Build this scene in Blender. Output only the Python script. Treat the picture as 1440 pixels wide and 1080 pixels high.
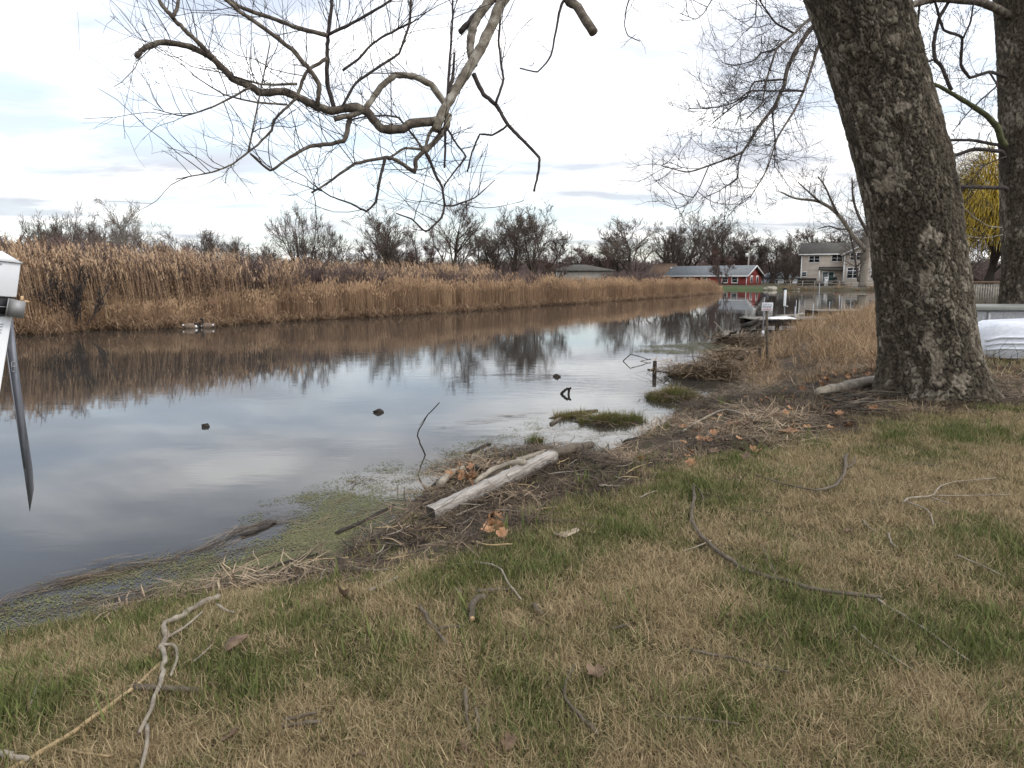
import bpy, math, random
import numpy as np
from mathutils import Vector, Matrix

R_ = math.radians
scene = bpy.context.scene
for o in list(bpy.data.objects):
    bpy.data.objects.remove(o)
COL = scene.collection

# ------------------------------------------------------------------ camera
CAMZ = 1.65
PITCH = math.atan(0.150)
FPX = 1000.0            # focal length in photo pixels (photo is 1440 x 1080)
cam_d = bpy.data.cameras.new('camera')
cam_d.sensor_width = 36.0
cam_d.lens = 36.0 * FPX / 1440.0
cam_d.clip_start = 0.05
cam_d.clip_end = 6000
cam = bpy.data.objects.new('camera', cam_d)
COL.objects.link(cam)
cam.location = (0, 0, CAMZ)
cam.rotation_euler = (math.pi / 2 - PITCH, 0, 0)
scene.camera = cam

# ------------------------------------------------------------------ sky and sun
SUN_EL, SUN_AZ = R_(48), R_(115)     # azimuth measured from +Y towards +X
world = bpy.data.worlds.new('World')
scene.world = world
world.use_nodes = True
nt = world.node_tree
for n in list(nt.nodes):
    nt.nodes.remove(n)


def N(nt, t, **kw):
    n = nt.nodes.new(t)
    for k, v in kw.items():
        setattr(n, k, v)
    return n


def math_node(nt, op, a, b=None, c=None, clamp=False):
    n = nt.nodes.new('ShaderNodeMath')
    n.operation = op
    n.use_clamp = clamp
    for i, v in enumerate((a, b, c)):
        if v is None:
            continue
        if isinstance(v, (int, float)):
            n.inputs[i].default_value = v
        else:
            nt.links.new(v, n.inputs[i])
    return n.outputs[0]


def ramp(nt, fac, stops, interp='LINEAR'):
    n = nt.nodes.new('ShaderNodeValToRGB')
    n.color_ramp.interpolation = interp
    el = n.color_ramp.elements
    while len(el) > 1:
        el.remove(el[-1])
    el[0].position = stops[0][0]
    el[0].color = (*stops[0][1], 1) if not isinstance(stops[0][1], (int, float)) else (stops[0][1],) * 3 + (1,)
    for p, c in stops[1:]:
        e = el.new(p)
        e.color = (*c, 1) if not isinstance(c, (int, float)) else (c, c, c, 1)
    nt.links.new(fac, n.inputs[0])
    return n.outputs[0]


def mixc(nt, fac, a, b, blend='MIX'):
    n = nt.nodes.new('ShaderNodeMix')
    n.data_type = 'RGBA'
    n.blend_type = blend
    for i, v in ((0, fac), (6, a), (7, b)):
        if isinstance(v, (int, float)):
            n.inputs[i].default_value = v
        elif isinstance(v, tuple):
            n.inputs[i].default_value = (*v, 1)
        else:
            nt.links.new(v, n.inputs[i])
    return n.outputs[2]


def noise(nt, vec, scale, detail=4, rough=0.55, dist=0.0):
    n = nt.nodes.new('ShaderNodeTexNoise')
    n.inputs['Scale'].default_value = scale
    n.inputs['Detail'].default_value = detail
    n.inputs['Roughness'].default_value = rough
    n.inputs['Distortion'].default_value = dist
    if vec is not None:
        nt.links.new(vec, n.inputs['Vector'])
    return n.outputs['Fac']


wo = N(nt, 'ShaderNodeOutputWorld')
bg = N(nt, 'ShaderNodeBackground')
bg.inputs[1].default_value = 0.10
sky = N(nt, 'ShaderNodeTexSky')
sky.sky_type = 'NISHITA'
sky.sun_disc = False
sky.sun_elevation = SUN_EL
sky.sun_rotation = SUN_AZ
sky.air_density = 1.0
sky.dust_density = 1.0
tc = N(nt, 'ShaderNodeTexCoord')
sep = N(nt, 'ShaderNodeSeparateXYZ')
nt.links.new(tc.outputs['Generated'], sep.inputs[0])
zc = math_node(nt, 'MAXIMUM', sep.outputs[2], 0.0)
den = math_node(nt, 'ADD', zc, 0.10)
cx = math_node(nt, 'DIVIDE', sep.outputs[0], den)
cy = math_node(nt, 'DIVIDE', sep.outputs[1], den)
comb = N(nt, 'ShaderNodeCombineXYZ')
nt.links.new(cx, comb.inputs[0])
nt.links.new(cy, comb.inputs[1])
mp = N(nt, 'ShaderNodeMapping')
mp.inputs['Rotation'].default_value = (0, 0, R_(18))
mp.inputs['Scale'].default_value = (0.62, 1.0, 1.0)
mp.inputs['Location'].default_value = (3.1, 1.7, 0.0)
nt.links.new(comb.outputs[0], mp.inputs[0])
n1 = noise(nt, mp.outputs[0], 0.55, 5, 0.55, 0.35)      # cover
n2 = noise(nt, mp.outputs[0], 1.55, 6, 0.55, 0.3)        # brightness of the cloud base
cover = ramp(nt, n1, [(0.38, 0.12), (0.60, 1.0)])
lum = ramp(nt, n2, [(0.38, (8.6, 9.0, 9.9)), (0.49, (13.4, 13.6, 14.0)), (0.61, (21.0, 20.8, 20.4))])
# an overcast sky is brighter overhead than at the horizon
elev = ramp(nt, zc, [(0.0, 0.66), (0.10, 0.74), (0.24, 0.95), (0.6, 1.15), (1.0, 1.2)])
lum2 = mixc(nt, 1.0, lum, elev, 'MULTIPLY')
hsv = N(nt, 'ShaderNodeHueSaturation')
hsv.inputs['Saturation'].default_value = 0.72
hsv.inputs['Value'].default_value = 2.0
nt.links.new(sky.outputs[0], hsv.inputs['Color'])
skyc = mixc(nt, cover, hsv.outputs[0], lum2)
nt.links.new(skyc, bg.inputs[0])
nt.links.new(bg.outputs[0], wo.inputs[0])

sun_d = bpy.data.lights.new('sun', 'SUN')
sun_d.energy = 1.3
sun_d.angle = R_(14)
sun_d.color = (1.0, 0.96, 0.90)
sun = bpy.data.objects.new('sun', sun_d)
COL.objects.link(sun)
sdir = Vector((math.sin(SUN_AZ) * math.cos(SUN_EL), math.cos(SUN_AZ) * math.cos(SUN_EL), math.sin(SUN_EL)))
sun.rotation_euler = (-sdir).to_track_quat('-Z', 'Y').to_euler()
sun.location = sdir * 60

scene.render.engine = 'CYCLES'
scene.cycles.max_bounces = 5
scene.cycles.diffuse_bounces = 2
scene.cycles.glossy_bounces = 2
scene.cycles.transmission_bounces = 2
scene.view_settings.view_transform = 'Standard'
scene.view_settings.look = 'None'
scene.view_settings.exposure = 0.18
scene.view_settings.gamma = 1.0
scene.view_settings.use_curve_mapping = False

# ------------------------------------------------------------------ pixel -> place helpers
SP, CP = math.sin(PITCH), math.cos(PITCH)
WZ = -0.35              # water level; the lawn at the camera is z = 0


def ray(px, py):
    u = (px - 720.0) / FPX
    v = (540.0 - py) / FPX
    return np.array([u, CP + v * SP, -SP + v * CP])


def atz(px, py, z=WZ):
    d = ray(px, py)
    t = (z - CAMZ) / d[2]
    return np.array([d[0] * t, d[1] * t, z])


def aty(px, py, Y):
    d = ray(px, py)
    t = Y / d[1]
    return np.array([d[0] * t, Y, CAMZ + d[2] * t])


# ------------------------------------------------------------------ numpy noise
def _hash(ix, iy, seed):
    h = (ix.astype(np.int64) * 374761393 + iy.astype(np.int64) * 668265263 + seed * 974634721) & 0x7fffffff
    h = ((h ^ (h >> 13)) * 1274126177) & 0x7fffffff
    h = h ^ (h >> 16)
    return (h & 0xffff) / 65535.0


def vnoise(x, y, seed=0):
    ix, iy = np.floor(x), np.floor(y)
    fx, fy = x - ix, y - iy
    fx = fx * fx * (3 - 2 * fx)
    fy = fy * fy * (3 - 2 * fy)
    a = _hash(ix, iy, seed); b = _hash(ix + 1, iy, seed)
    c = _hash(ix, iy + 1, seed); d = _hash(ix + 1, iy + 1, seed)
    return (a * (1 - fx) + b * fx) * (1 - fy) + (c * (1 - fx) + d * fx) * fy


def fbm(x, y, seed=0, octv=4):
    s, a, t = 0, 1.0, 0
    for i in range(octv):
        s = s + a * vnoise(x * 2 ** i + 17.3 * i, y * 2 ** i - 9.1 * i, seed + i)
        t += a
        a *= 0.5
    return s / t


def sstep(a, b, x):
    t = np.clip((x - a) / (b - a), 0, 1)
    return t * t * (3 - 2 * t)


# ------------------------------------------------------------------ the shoreline
near_px = [(0, 905), (110, 880), (190, 852), (270, 828), (330, 818), (400, 802), (450, 790), (500, 768),
           (545, 745), (585, 715), (594, 690), (625, 664), (680, 646), (750, 634), (800, 638), (838, 643), (880, 628),
           (905, 607), (940, 588), (985, 563), (1045, 541), (1062, 515), (1072, 490), (1110, 468)]
near = [atz(*p)[:2] for p in near_px]
right_bank = [(12.2, 30), (15.5, 34), (21, 41), (28, 52), (36, 66), (46, 88), (56, 109)]
far_sh = [(48, 112), (40, 112), (33, 113.5), (26, 112)]
reed_px = [(1015, 411), (960, 416), (850, 423.5), (720, 432), (600, 440), (500, 445.5), (390, 450.5), (330, 455),
           (250, 458.5), (130, 463), (30, 469)]
reed_edge = [atz(*p)[:2] for p in reed_px]
left_out = [(-24, 24.0), (-40, 20), (-60, 4), (-70, -40), (-30, -40), (-14, -9), (-7.5, 0.6), (-4.4, 2.9)]
SHORE = np.array([*map(tuple, near), *right_bank, *far_sh, *map(tuple, reed_edge), *left_out])

# little tufted islets in the shallows: centre pixel, half axes in metres, angle, height over water
islets = []
for (px, py, ax, ay, ang, h) in [(858, 593, 0.52, 0.26, 0.15, 0.07), (806, 586, 0.42, 0.11, 0.35, 0.03),
                                 (948, 560, 0.50, 0.42, 0.3, 0.10), (995, 528, 0.85, 0.55, 0.25, 0.16),
                                 (752, 622, 0.10, 0.07, 0, 0.03), (1030, 510, 0.5, 0.4, 0.2, 0.12),
                                 (1050, 484, 0.9, 0.5, 0.0, 0.08)]:
    c = atz(px, py)
    islets.append((c[0], c[1], ax, ay, ang, h))


def sdf(x, y):
    """signed distance to the shoreline, positive on land"""
    x = np.asarray(x, float); y = np.asarray(y, float)
    d2 = np.full(x.shape, 1e18)
    inside = np.zeros(x.shape, bool)
    n = len(SHORE)
    for i in range(n):
        ax, ay = SHORE[i]; bx, by = SHORE[(i + 1) % n]
        ex, ey = bx - ax, by - ay
        L = ex * ex + ey * ey
        t = np.clip(((x - ax) * ex + (y - ay) * ey) / L, 0, 1)
        dx, dy = x - ax - t * ex, y - ay - t * ey
        d2 = np.minimum(d2, dx * dx + dy * dy)
        cond = ((ay > y) != (by > y))
        with np.errstate(divide='ignore', invalid='ignore'):
            xi = (bx - ax) * (y - ay) / (by - ay) + ax
        inside ^= cond & (x < xi)
    d = np.sqrt(d2)
    return np.where(inside, -d, d)


def height(x, y, d=None):
    x = np.asarray(x, float); y = np.asarray(y, float)
    if d is None:
        d = sdf(x, y)
    dd = d + (fbm(x * 2.3, y * 2.3, 5, 3) - 0.5) * 0.22 * np.exp(-np.abs(d) * 0.8)
    rng = np.hypot(x, y)
    land = 0.05 * sstep(0, 0.12, dd) + 0.30 * sstep(0.0, 1.7, dd) + 0.28 * sstep(4, 30, dd) * sstep(14, 40, rng)
    land = land + (fbm(x * 0.9, y * 0.9, 11, 4) - 0.5) * 0.07 * sstep(0.2, 1.5, dd)
    land = land + (fbm(x * 7, y * 7, 21, 2) - 0.5) * 0.03 * sstep(0.0, 0.5, dd)
    bed = -np.minimum(-dd * 0.22, 0.9)
    h = np.where(dd > 0, land, bed)
    for (cx, cy, ax, ay, ang, hh) in islets:
        ca, sa = math.cos(ang), math.sin(ang)
        u = ((x - cx) * ca + (y - cy) * sa) / ax
        v = (-(x - cx) * sa + (y - cy) * ca) / ay
        r = np.sqrt(u * u + v * v) + (fbm(x * 4, y * 4, 31, 2) - 0.5) * 0.7
        b = hh * (1.25 - r * 1.25)
        b = np.minimum(b, hh)
        h = np.where((r < 1.15), np.maximum(h, b), h)
    return WZ + h


def gz(x, y):
    return float(height(np.array([x]), np.array([y]))[0])


def ground(px, py, lift=0.0):
    z = 0.0
    for _ in range(8):
        p = atz(px, py, z + lift)
        z = 0.5 * z + 0.5 * max(gz(p[0], p[1]), WZ)
    p = atz(px, py, z + lift)
    return p


# ------------------------------------------------------------------ mesh helpers
def np_mesh(name, verts, faces, mat=None, attrs=None, smooth=False):
    """faces: list of int arrays, each (n, k)"""
    me = bpy.data.meshes.new(name)
    verts = np.asarray(verts, np.float32).reshape(-1, 3)
    me.vertices.add(len(verts))
    me.vertices.foreach_set('co', verts.ravel())
    if not isinstance(faces, list):
        faces = [faces]
    faces = [np.asarray(f, np.int32) for f in faces if len(f)]
    loops = np.concatenate([f.ravel() for f in faces])
    sizes = np.concatenate([np.full(len(f), f.shape[1], np.int32) for f in faces])
    starts = np.concatenate([[0], np.cumsum(sizes)[:-1]]).astype(np.int32)
    me.loops.add(len(loops))
    me.loops.foreach_set('vertex_index', loops)
    me.polygons.add(len(sizes))
    me.polygons.foreach_set('loop_start', starts)
    me.polygons.foreach_set('loop_total', sizes)
    if smooth:
        me.polygons.foreach_set('use_smooth', np.ones(len(sizes), bool))
    if attrs:
        for k, v in attrs.items():
            v = np.asarray(v, np.float32)
            if v.ndim == 2:
                a = me.attributes.new(k, 'FLOAT_COLOR', 'POINT')
                if v.shape[1] == 3:
                    v = np.concatenate([v, np.ones((len(v), 1), np.float32)], 1)
                a.data.foreach_set('color', v.ravel())
            else:
                a = me.attributes.new(k, 'FLOAT', 'POINT')
                a.data.foreach_set('value', v)
    me.update(calc_edges=True)
    me.validate()
    if mat:
        me.materials.append(mat)
    return me


def link(name, me, parent=None):
    o = bpy.data.objects.new(name, me)
    COL.objects.link(o)
    if parent:
        o.parent = parent
    return o


def tag(o, label=None, cat=None, group=None, kind=None):
    if label: o['label'] = label
    if cat: o['category'] = cat
    if group: o['group'] = group
    if kind: o['kind'] = kind
    return o


def empty(name, loc=(0, 0, 0), rz=0.0):
    o = bpy.data.objects.new(name, None)
    o.empty_display_size = 0.2
    COL.objects.link(o)
    o.location = tuple(float(v) for v in loc)
    o.rotation_euler = (0, 0, rz)
    return o


def copy_tree(o, parent=None):
    c = o.copy()
    COL.objects.link(c)
    c.parent = parent
    for ch in list(o.children):
        copy_tree(ch, c)
    return c


def norm(v):
    return v / np.maximum(np.linalg.norm(v, axis=-1, keepdims=True), 1e-9)


def tubes(P, Rr, k=6, cap=True):
    """P (B,n,3), Rr (B,n) -> verts, faces lists, ring parameter"""
    P = np.asarray(P, float); Rr = np.asarray(Rr, float)
    B, n, _ = P.shape
    T = np.empty_like(P)
    T[:, 1:-1] = P[:, 2:] - P[:, :-2]
    T[:, 0] = P[:, 1] - P[:, 0]
    T[:, -1] = P[:, -1] - P[:, -2]
    T = norm(T)
    avg = norm(P[:, -1] - P[:, 0] + 1e-6)
    ref = np.where(np.abs(avg[:, 2:3]) > 0.8, np.array([[1.0, 0, 0]]), np.array([[0, 0, 1.0]]))
    U = norm(np.cross(T, ref[:, None, :]))
    V = np.cross(T, U)
    a = np.arange(k) * 2 * math.pi / k
    ring = U[:, :, None, :] * np.cos(a)[None, None, :, None] + V[:, :, None, :] * np.sin(a)[None, None, :, None]
    verts = P[:, :, None, :] + ring * Rr[:, :, None, None]
    base = (np.arange(B) * n * k)[:, None, None] + (np.arange(n - 1) * k)[None, :, None]
    i = np.arange(k)[None, None, :]
    j = (np.arange(k)[None, None, :] + 1) % k
    q = np.stack([base + i, base + j, base + k + j, base + k + i], -1).reshape(-1, 4)
    faces = [q]
    if cap and k <= 24:
        b0 = (np.arange(B) * n * k)[:, None]
        faces.append((b0 + np.arange(k)[::-1][None, :]))
        faces.append((b0 + (n - 1) * k + np.arange(k)[None, :]))
    return verts.reshape(-1, 3), faces


def join(parts):
    """parts: list of (verts, facelist) -> verts, facelist"""
    vs, fs, off = [], [], 0
    for v, fl in parts:
        vs.append(v)
        for f in fl:
            fs.append(np.asarray(f) + off)
        off += len(v)
    return np.concatenate(vs), fs


def box(cx, cy, cz, sx, sy, sz, rz=0.0):
    v = np.array([[x, y, z] for z in (-1, 1) for y in (-1, 1) for x in (-1, 1)], float) * np.array([sx, sy, sz]) / 2
    c, s = math.cos(rz), math.sin(rz)
    v = np.stack([v[:, 0] * c - v[:, 1] * s, v[:, 0] * s + v[:, 1] * c, v[:, 2]], 1) + np.array([cx, cy, cz])
    f = np.array([[0, 2, 3, 1], [4, 5, 7, 6], [0, 1, 5, 4], [2, 6, 7, 3], [0, 4, 6, 2], [1, 3, 7, 5]])
    return v, [f]


def box2(x0, x1, y0, y1, z0, z1):
    return box((x0 + x1) / 2, (y0 + y1) / 2, (z0 + z1) / 2, x1 - x0, y1 - y0, z1 - z0)


def prism(poly, y0, y1):
    """poly: list of (x,z) extruded from y0 to y1"""
    n = len(poly)
    v = np.array([[x, y0, z] for x, z in poly] + [[x, y1, z] for x, z in poly], float)
    fs = [np.array([[i, (i + 1) % n, n + (i + 1) % n, n + i] for i in range(n)]),
          np.array([list(range(n))[::-1]]), np.array([[n + i for i in range(n)]])]
    return v, fs


def part(name, geo, mat, parent=None, bevel=0.0, smooth=False, attrs=None):
    if isinstance(geo, list):
        geo = join(geo)
    o = link(name, np_mesh(name, geo[0], geo[1], mat, attrs, smooth), parent)
    if bevel:
        m = o.modifiers.new('bevel', 'BEVEL')
        m.width = bevel
        m.segments = 2
        m.limit_method = 'ANGLE'
    return o


def crom(pts, sub=4):
    """Catmull-Rom through rows of pts (any width)"""
    p = np.asarray(pts, float)
    if len(p) < 3:
        t = np.linspace(0, 1, sub + 1)[:, None]
        return p[0] * (1 - t) + p[-1] * t
    q = np.concatenate([[2 * p[0] - p[1]], p, [2 * p[-1] - p[-2]]])
    out = []
    for i in range(1, len(q) - 2):
        for s in np.arange(sub) / sub:
            a, b, c, d = q[i - 1], q[i], q[i + 1], q[i + 2]
            out.append(0.5 * (2 * b + (c - a) * s + (2 * a - 5 * b + 4 * c - d) * s ** 2 + (3 * b - a - 3 * c + d) * s ** 3))
    out.append(p[-1])
    return np.array(out)


def kinked(pts, sub=4, mix=.5):
    """half rounded, half straight: the crooked line of an old limb"""
    p = np.asarray(pts, float)
    a = crom(p, sub)
    i = np.minimum(np.arange(len(a)) // sub, len(p) - 2)
    f = (np.arange(len(a)) / sub - i)[:, None]
    return a * (1 - mix) + (p[i] * (1 - f) + p[i + 1] * f) * mix


def resample(pts, n):
    seg = np.linalg.norm(np.diff(pts[:, :3], axis=0), axis=1)
    s = np.concatenate([[0], np.cumsum(seg)])
    t = np.linspace(0, s[-1], n)
    return np.stack([np.interp(t, s, pts[:, i]) for i in range(pts.shape[1])], 1)


# ------------------------------------------------------------------ materials
def new_mat(name):
    m = bpy.data.materials.new(name)
    m.use_nodes = True
    nt = m.node_tree
    b = nt.nodes['Principled BSDF']
    return m, nt, b


def setc(nt, b, c):
    if isinstance(c, tuple):
        b.inputs['Base Color'].default_value = (*c, 1)
    else:
        nt.links.new(c, b.inputs['Base Color'])


def add_bump(nt, b, fac, strength=0.3, dist=0.02):
    bn = nt.nodes.new('ShaderNodeBump')
    bn.inputs['Strength'].default_value = strength
    bn.inputs['Distance'].default_value = dist
    nt.links.new(fac, bn.inputs['Height'])
    nt.links.new(bn.outputs[0], b.inputs['Normal'])


def obj_coord(nt, scale=(1, 1, 1)):
    t = nt.nodes.new('ShaderNodeTexCoord')
    m = nt.nodes.new('ShaderNodeMapping')
    m.inputs['Scale'].default_value = scale
    nt.links.new(t.outputs['Object'], m.inputs[0])
    return m.outputs[0]


def mat_noise(name, c1, c2, scale=5, rough=0.8, bump=0.3, bdist=0.01, stretch=(1, 1, 1), spec=0.3, metal=0.0, c3=None):
    m, nt, b = new_mat(name)
    v = obj_coord(nt, stretch)
    f = noise(nt, v, scale, 6, 0.6)
    stops = [(0.32, c1), (0.68, c2)] if c3 is None else [(0.28, c1), (0.5, c2), (0.7, c3)]
    setc(nt, b, ramp(nt, f, stops))
    b.inputs['Roughness'].default_value = rough
    b.inputs['Specular IOR Level'].default_value = spec
    b.inputs['Metallic'].default_value = metal
    if bump:
        add_bump(nt, b, noise(nt, v, scale * 3, 5, 0.6), bump, bdist)
    return m


def attr(nt, name, kind='GEOMETRY'):
    a = nt.nodes.new('ShaderNodeAttribute')
    a.attribute_type = kind
    a.attribute_name = name
    return a


def mat_plant(name, dark, light, alt=None, rough=0.7, trans=0.25, tip=None):
    """colour by per-blade 'shade'; instancer 'tint' leads towards alt; 'along' towards tip colour"""
    m, nt, b = new_mat(name)
    sh = attr(nt, 'shade').outputs['Fac']
    c = mixc(nt, sh, dark, light)
    if tip is not None:
        al = attr(nt, 'along').outputs['Fac']
        c = mixc(nt, math_node(nt, 'POWER', al, 2.0), c, tip)
    if alt is not None:
        ti = attr(nt, 'tint', 'INSTANCER').outputs['Fac']
        c = mixc(nt, ti, c, mixc(nt, sh, alt[0], alt[1]))
    setc(nt, b, c)
    b.inputs['Roughness'].default_value = rough
    b.inputs['Specular IOR Level'].default_value = 0.2
    if trans:
        tr = nt.nodes.new('ShaderNodeBsdfTranslucent')
        nt.links.new(c, tr.inputs[0])
        mx = nt.nodes.new('ShaderNodeMixShader')
        mx.inputs[0].default_value = trans
        nt.links.new(b.outputs[0], mx.inputs[1])
        nt.links.new(tr.outputs[0], mx.inputs[2])
        nt.links.new(mx.outputs[0], nt.nodes['Material Output'].inputs[0])
    return m


# ------------------------------------------------------------------ blades (grass, reeds, straw)
def blades(base, az, L, th0, th1, w, n=3, rng=None, taper=1.6, twist=0.0, wander=0.0):
    """ribbons: th is the angle from the vertical at root and tip; returns verts, quads, shade, along"""
    Nn = len(base)
    s = np.linspace(0, 1, n + 1)
    th = th0[:, None] + (th1 - th0)[:, None] * ((s[:-1] + s[1:]) / 2)[None, :]
    step = (L / n)[:, None]
    aza = az[:, None] + (rng.normal(0, 1, (Nn, n)) * wander if wander else 0) + np.zeros((Nn, n))
    dx = np.sin(th) * np.cos(aza) * step
    dy = np.sin(th) * np.sin(aza) * step
    dz = np.cos(th) * step
    P = np.zeros((Nn, n + 1, 3))
    P[:, 1:, 0] = np.cumsum(dx, 1); P[:, 1:, 1] = np.cumsum(dy, 1); P[:, 1:, 2] = np.cumsum(dz, 1)
    P += base[:, None, :]
    side = az + math.pi / 2 + twist * rng.normal(0, 1, Nn)
    sv = np.stack([np.cos(side), np.sin(side), np.zeros(Nn)], 1)
    ww = w[:, None] * (1 - s ** taper * 0.92)[None, :] * 0.5
    A = P + sv[:, None, :] * ww[:, :, None]
    Bv = P - sv[:, None, :] * ww[:, :, None]
    verts = np.stack([A, Bv], 2).reshape(-1, 3)
    b0 = (np.arange(Nn) * (n + 1) * 2)[:, None] + (np.arange(n) * 2)[None, :]
    q = np.stack([b0, b0 + 1, b0 + 3, b0 + 2], -1).reshape(-1, 4)
    shade = np.repeat(rng.random(Nn), (n + 1) * 2)
    along = np.tile(np.repeat(s, 2), Nn)
    return verts, q, shade, along, P


class Bl:
    """collects ribbons into one mesh"""
    def __init__(self):
        self.v, self.f, self.s, self.a, self.o = [], [], [], [], 0

    def add(self, r, shade=None):
        v, q, s, a = r[:4]
        if shade is not None:
            s = np.full(len(s), shade) if np.isscalar(shade) else shade
        self.v.append(v); self.f.append(q + self.o); self.s.append(s); self.a.append(a)
        self.o += len(v)

    def mesh(self, name, mat):
        return np_mesh(name, np.concatenate(self.v), [np.concatenate(self.f)], mat,
                       {'shade': np.concatenate(self.s), 'along': np.concatenate(self.a)})


def scatter(name, protos, pos, rot, scl, idx, tint, label, cat=None):
    """one 'stuff' object: geometry nodes set the prototype meshes on the points"""
    col = bpy.data.collections.new(name + '_pieces')
    for i, me in enumerate(protos):
        po = bpy.data.objects.new('%s_piece_%02d' % (name, i), me)
        col.objects.link(po)
    me = bpy.data.meshes.new(name)
    n = len(pos)
    me.vertices.add(n)
    me.vertices.foreach_set('co', np.asarray(pos, np.float32).ravel())
    a = me.attributes.new('rot', 'FLOAT_VECTOR', 'POINT'); a.data.foreach_set('vector', np.asarray(rot, np.float32).ravel())
    a = me.attributes.new('scl', 'FLOAT_VECTOR', 'POINT')
    scl = np.asarray(scl, np.float32)
    if scl.ndim == 1:
        scl = np.stack([scl] * 3, 1)
    a.data.foreach_set('vector', scl.ravel())
    a = me.attributes.new('pick', 'INT', 'POINT'); a.data.foreach_set('value', np.asarray(idx, np.int32))
    a = me.attributes.new('tint', 'FLOAT', 'POINT'); a.data.foreach_set('value', np.asarray(tint, np.float32))
    o = link(name, me)
    for p in protos:
        for mt in p.materials:
            if mt.name not in [m.name for m in me.materials]:
                me.materials.append(mt)
    ng = bpy.data.node_groups.new(name + '_nodes', 'GeometryNodeTree')
    ng.interface.new_socket('Geometry', in_out='INPUT', socket_type='NodeSocketGeometry')
    ng.interface.new_socket('Geometry', in_out='OUTPUT', socket_type='NodeSocketGeometry')
    gi = ng.nodes.new('NodeGroupInput'); go = ng.nodes.new('NodeGroupOutput')
    ci = ng.nodes.new('GeometryNodeCollectionInfo')
    ci.inputs['Collection'].default_value = col
    ci.inputs['Separate Children'].default_value = True
    ci.inputs['Reset Children'].default_value = True
    ip = ng.nodes.new('GeometryNodeInstanceOnPoints')
    ip.inputs['Pick Instance'].default_value = True

    def na(nm, t):
        q = ng.nodes.new('GeometryNodeInputNamedAttribute')
        q.data_type = t
        q.inputs['Name'].default_value = nm
        return q.outputs['Attribute']
    e2r = ng.nodes.new('FunctionNodeEulerToRotation')
    ng.links.new(na('rot', 'FLOAT_VECTOR'), e2r.inputs[0])
    ng.links.new(gi.outputs[0], ip.inputs['Points'])
    ng.links.new(ci.outputs[0], ip.inputs['Instance'])
    ng.links.new(na('pick', 'INT'), ip.inputs['Instance Index'])
    ng.links.new(e2r.outputs[0], ip.inputs['Rotation'])
    ng.links.new(na('scl', 'FLOAT_VECTOR'), ip.inputs['Scale'])
    ng.links.new(ip.outputs[0], go.inputs[0])
    md = o.modifiers.new('scatter', 'NODES')
    md.node_group = ng
    tag(o, label, cat, None, 'stuff')
    return o


def in_view(x, y, margin=1.0, far=400):
    """points the photograph's lens, or one a step to the side, could see"""
    return (np.abs(x) < 0.74 * y + margin + 0.6) & (y > 0.9) & (y < far)

# =================================================================== the setting
def project(x, y, z):
    dep = np.maximum(y * CP - (z - CAMZ) * SP, 0.05)
    return 720 + FPX * x / dep, 540 - FPX * (y * SP + (z - CAMZ) * CP) / dep


EDGE_PX = np.array([(-400, 960), (0, 893), (150, 858), (270, 846), (380, 842), (500, 812), (560, 795), (640, 775), (720, 748),
                    (800, 718), (900, 672), (1000, 640), (1130, 612), (1240, 588), (1440, 575), (1900, 560)], float)


def litter_amount(x, y, z):
    px, py = project(x, y, z)
    by = np.interp(px, EDGE_PX[:, 0], EDGE_PX[:, 1])
    nz = (fbm(x * 2.2, y * 2.2, 77, 3) - 0.5) * 60
    return sstep(-10, 12, by - py + nz)


GREEN_SPOTS = [(100, 960, .35), (60, 900, .3), (430, 885, .22), (660, 800, .22), (770, 800, .3), (880, 745, .35), (1010, 690, .4),
               (560, 820, .2), (1060, 780, .25), (1260, 870, .3), (1100, 870, .2), (1000, 1010, .16), (330, 1000, .2),
               (1330, 620, .7), (1250, 620, .4), (1390, 900, .3), (500, 1040, .12), (1420, 760, .4)]
DRY_SPOTS = [(1130, 700, .9), (1330, 690, .9), (760, 900, .4), (600, 960, .25), (980, 880, .25), (1300, 1000, .25), (250, 1050, .15),
             (900, 830, .35), (1200, 760, .3)]
_gs = [(*atz(a, b, 0)[:2], r) for a, b, r in GREEN_SPOTS]
_ds = [(*atz(a, b, 0)[:2], r) for a, b, r in DRY_SPOTS]


def green_amount(x, y):
    g = 0.40 + (fbm(x * 1.4, y * 1.4, 41, 4) - 0.5) * 1.5 + (fbm(x * 6, y * 6, 43, 3) - 0.5) * 1.5
    for cx, cy, r in _gs:
        g = g + 0.44 * np.exp(-((x - cx) ** 2 + (y - cy) ** 2) / r ** 2)
    for cx, cy, r in _ds:
        g = g - 0.30 * np.exp(-((x - cx) ** 2 + (y - cy) ** 2) / r ** 2)
    return np.clip(g, 0, 1)


# ---- ground: one sheet from behind the camera to beyond the horizon
ang = np.concatenate([np.linspace(-48, 48, 420), np.linspace(48, 312, 61)[1:-1]]) * math.pi / 180
rad = np.concatenate([[0.05, 0.4, 0.8], np.geomspace(1.1, 24, 300), np.geomspace(24.3, 150, 200), np.geomspace(160, 3500, 30)])
A_, R__ = np.meshgrid(ang, rad, indexing='ij')
gx, gy = R__ * np.sin(A_), R__ * np.cos(A_)
gd = sdf(gx, gy)
gh = height(gx, gy, gd)
na_, nr_ = gx.shape
ii, jj = np.meshgrid(np.arange(na_), np.arange(nr_ - 1), indexing='ij')
i2 = (ii + 1) % na_
gq = np.stack([ii * nr_ + jj, ii * nr_ + jj + 1, i2 * nr_ + jj + 1, i2 * nr_ + jj], -1).reshape(-1, 4)
gq = gq[:, ::-1]
lit = litter_amount(gx, gy, gh) * (np.hypot(gx, gy) < 30)
lawn = sstep(0.0, 0.5, gd) * (1 - lit)
fargrass = np.exp(-((gx - 37) ** 2 / 22 + (gy - 118) ** 2 / 40))
m, nt, b = new_mat('soil')
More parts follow.
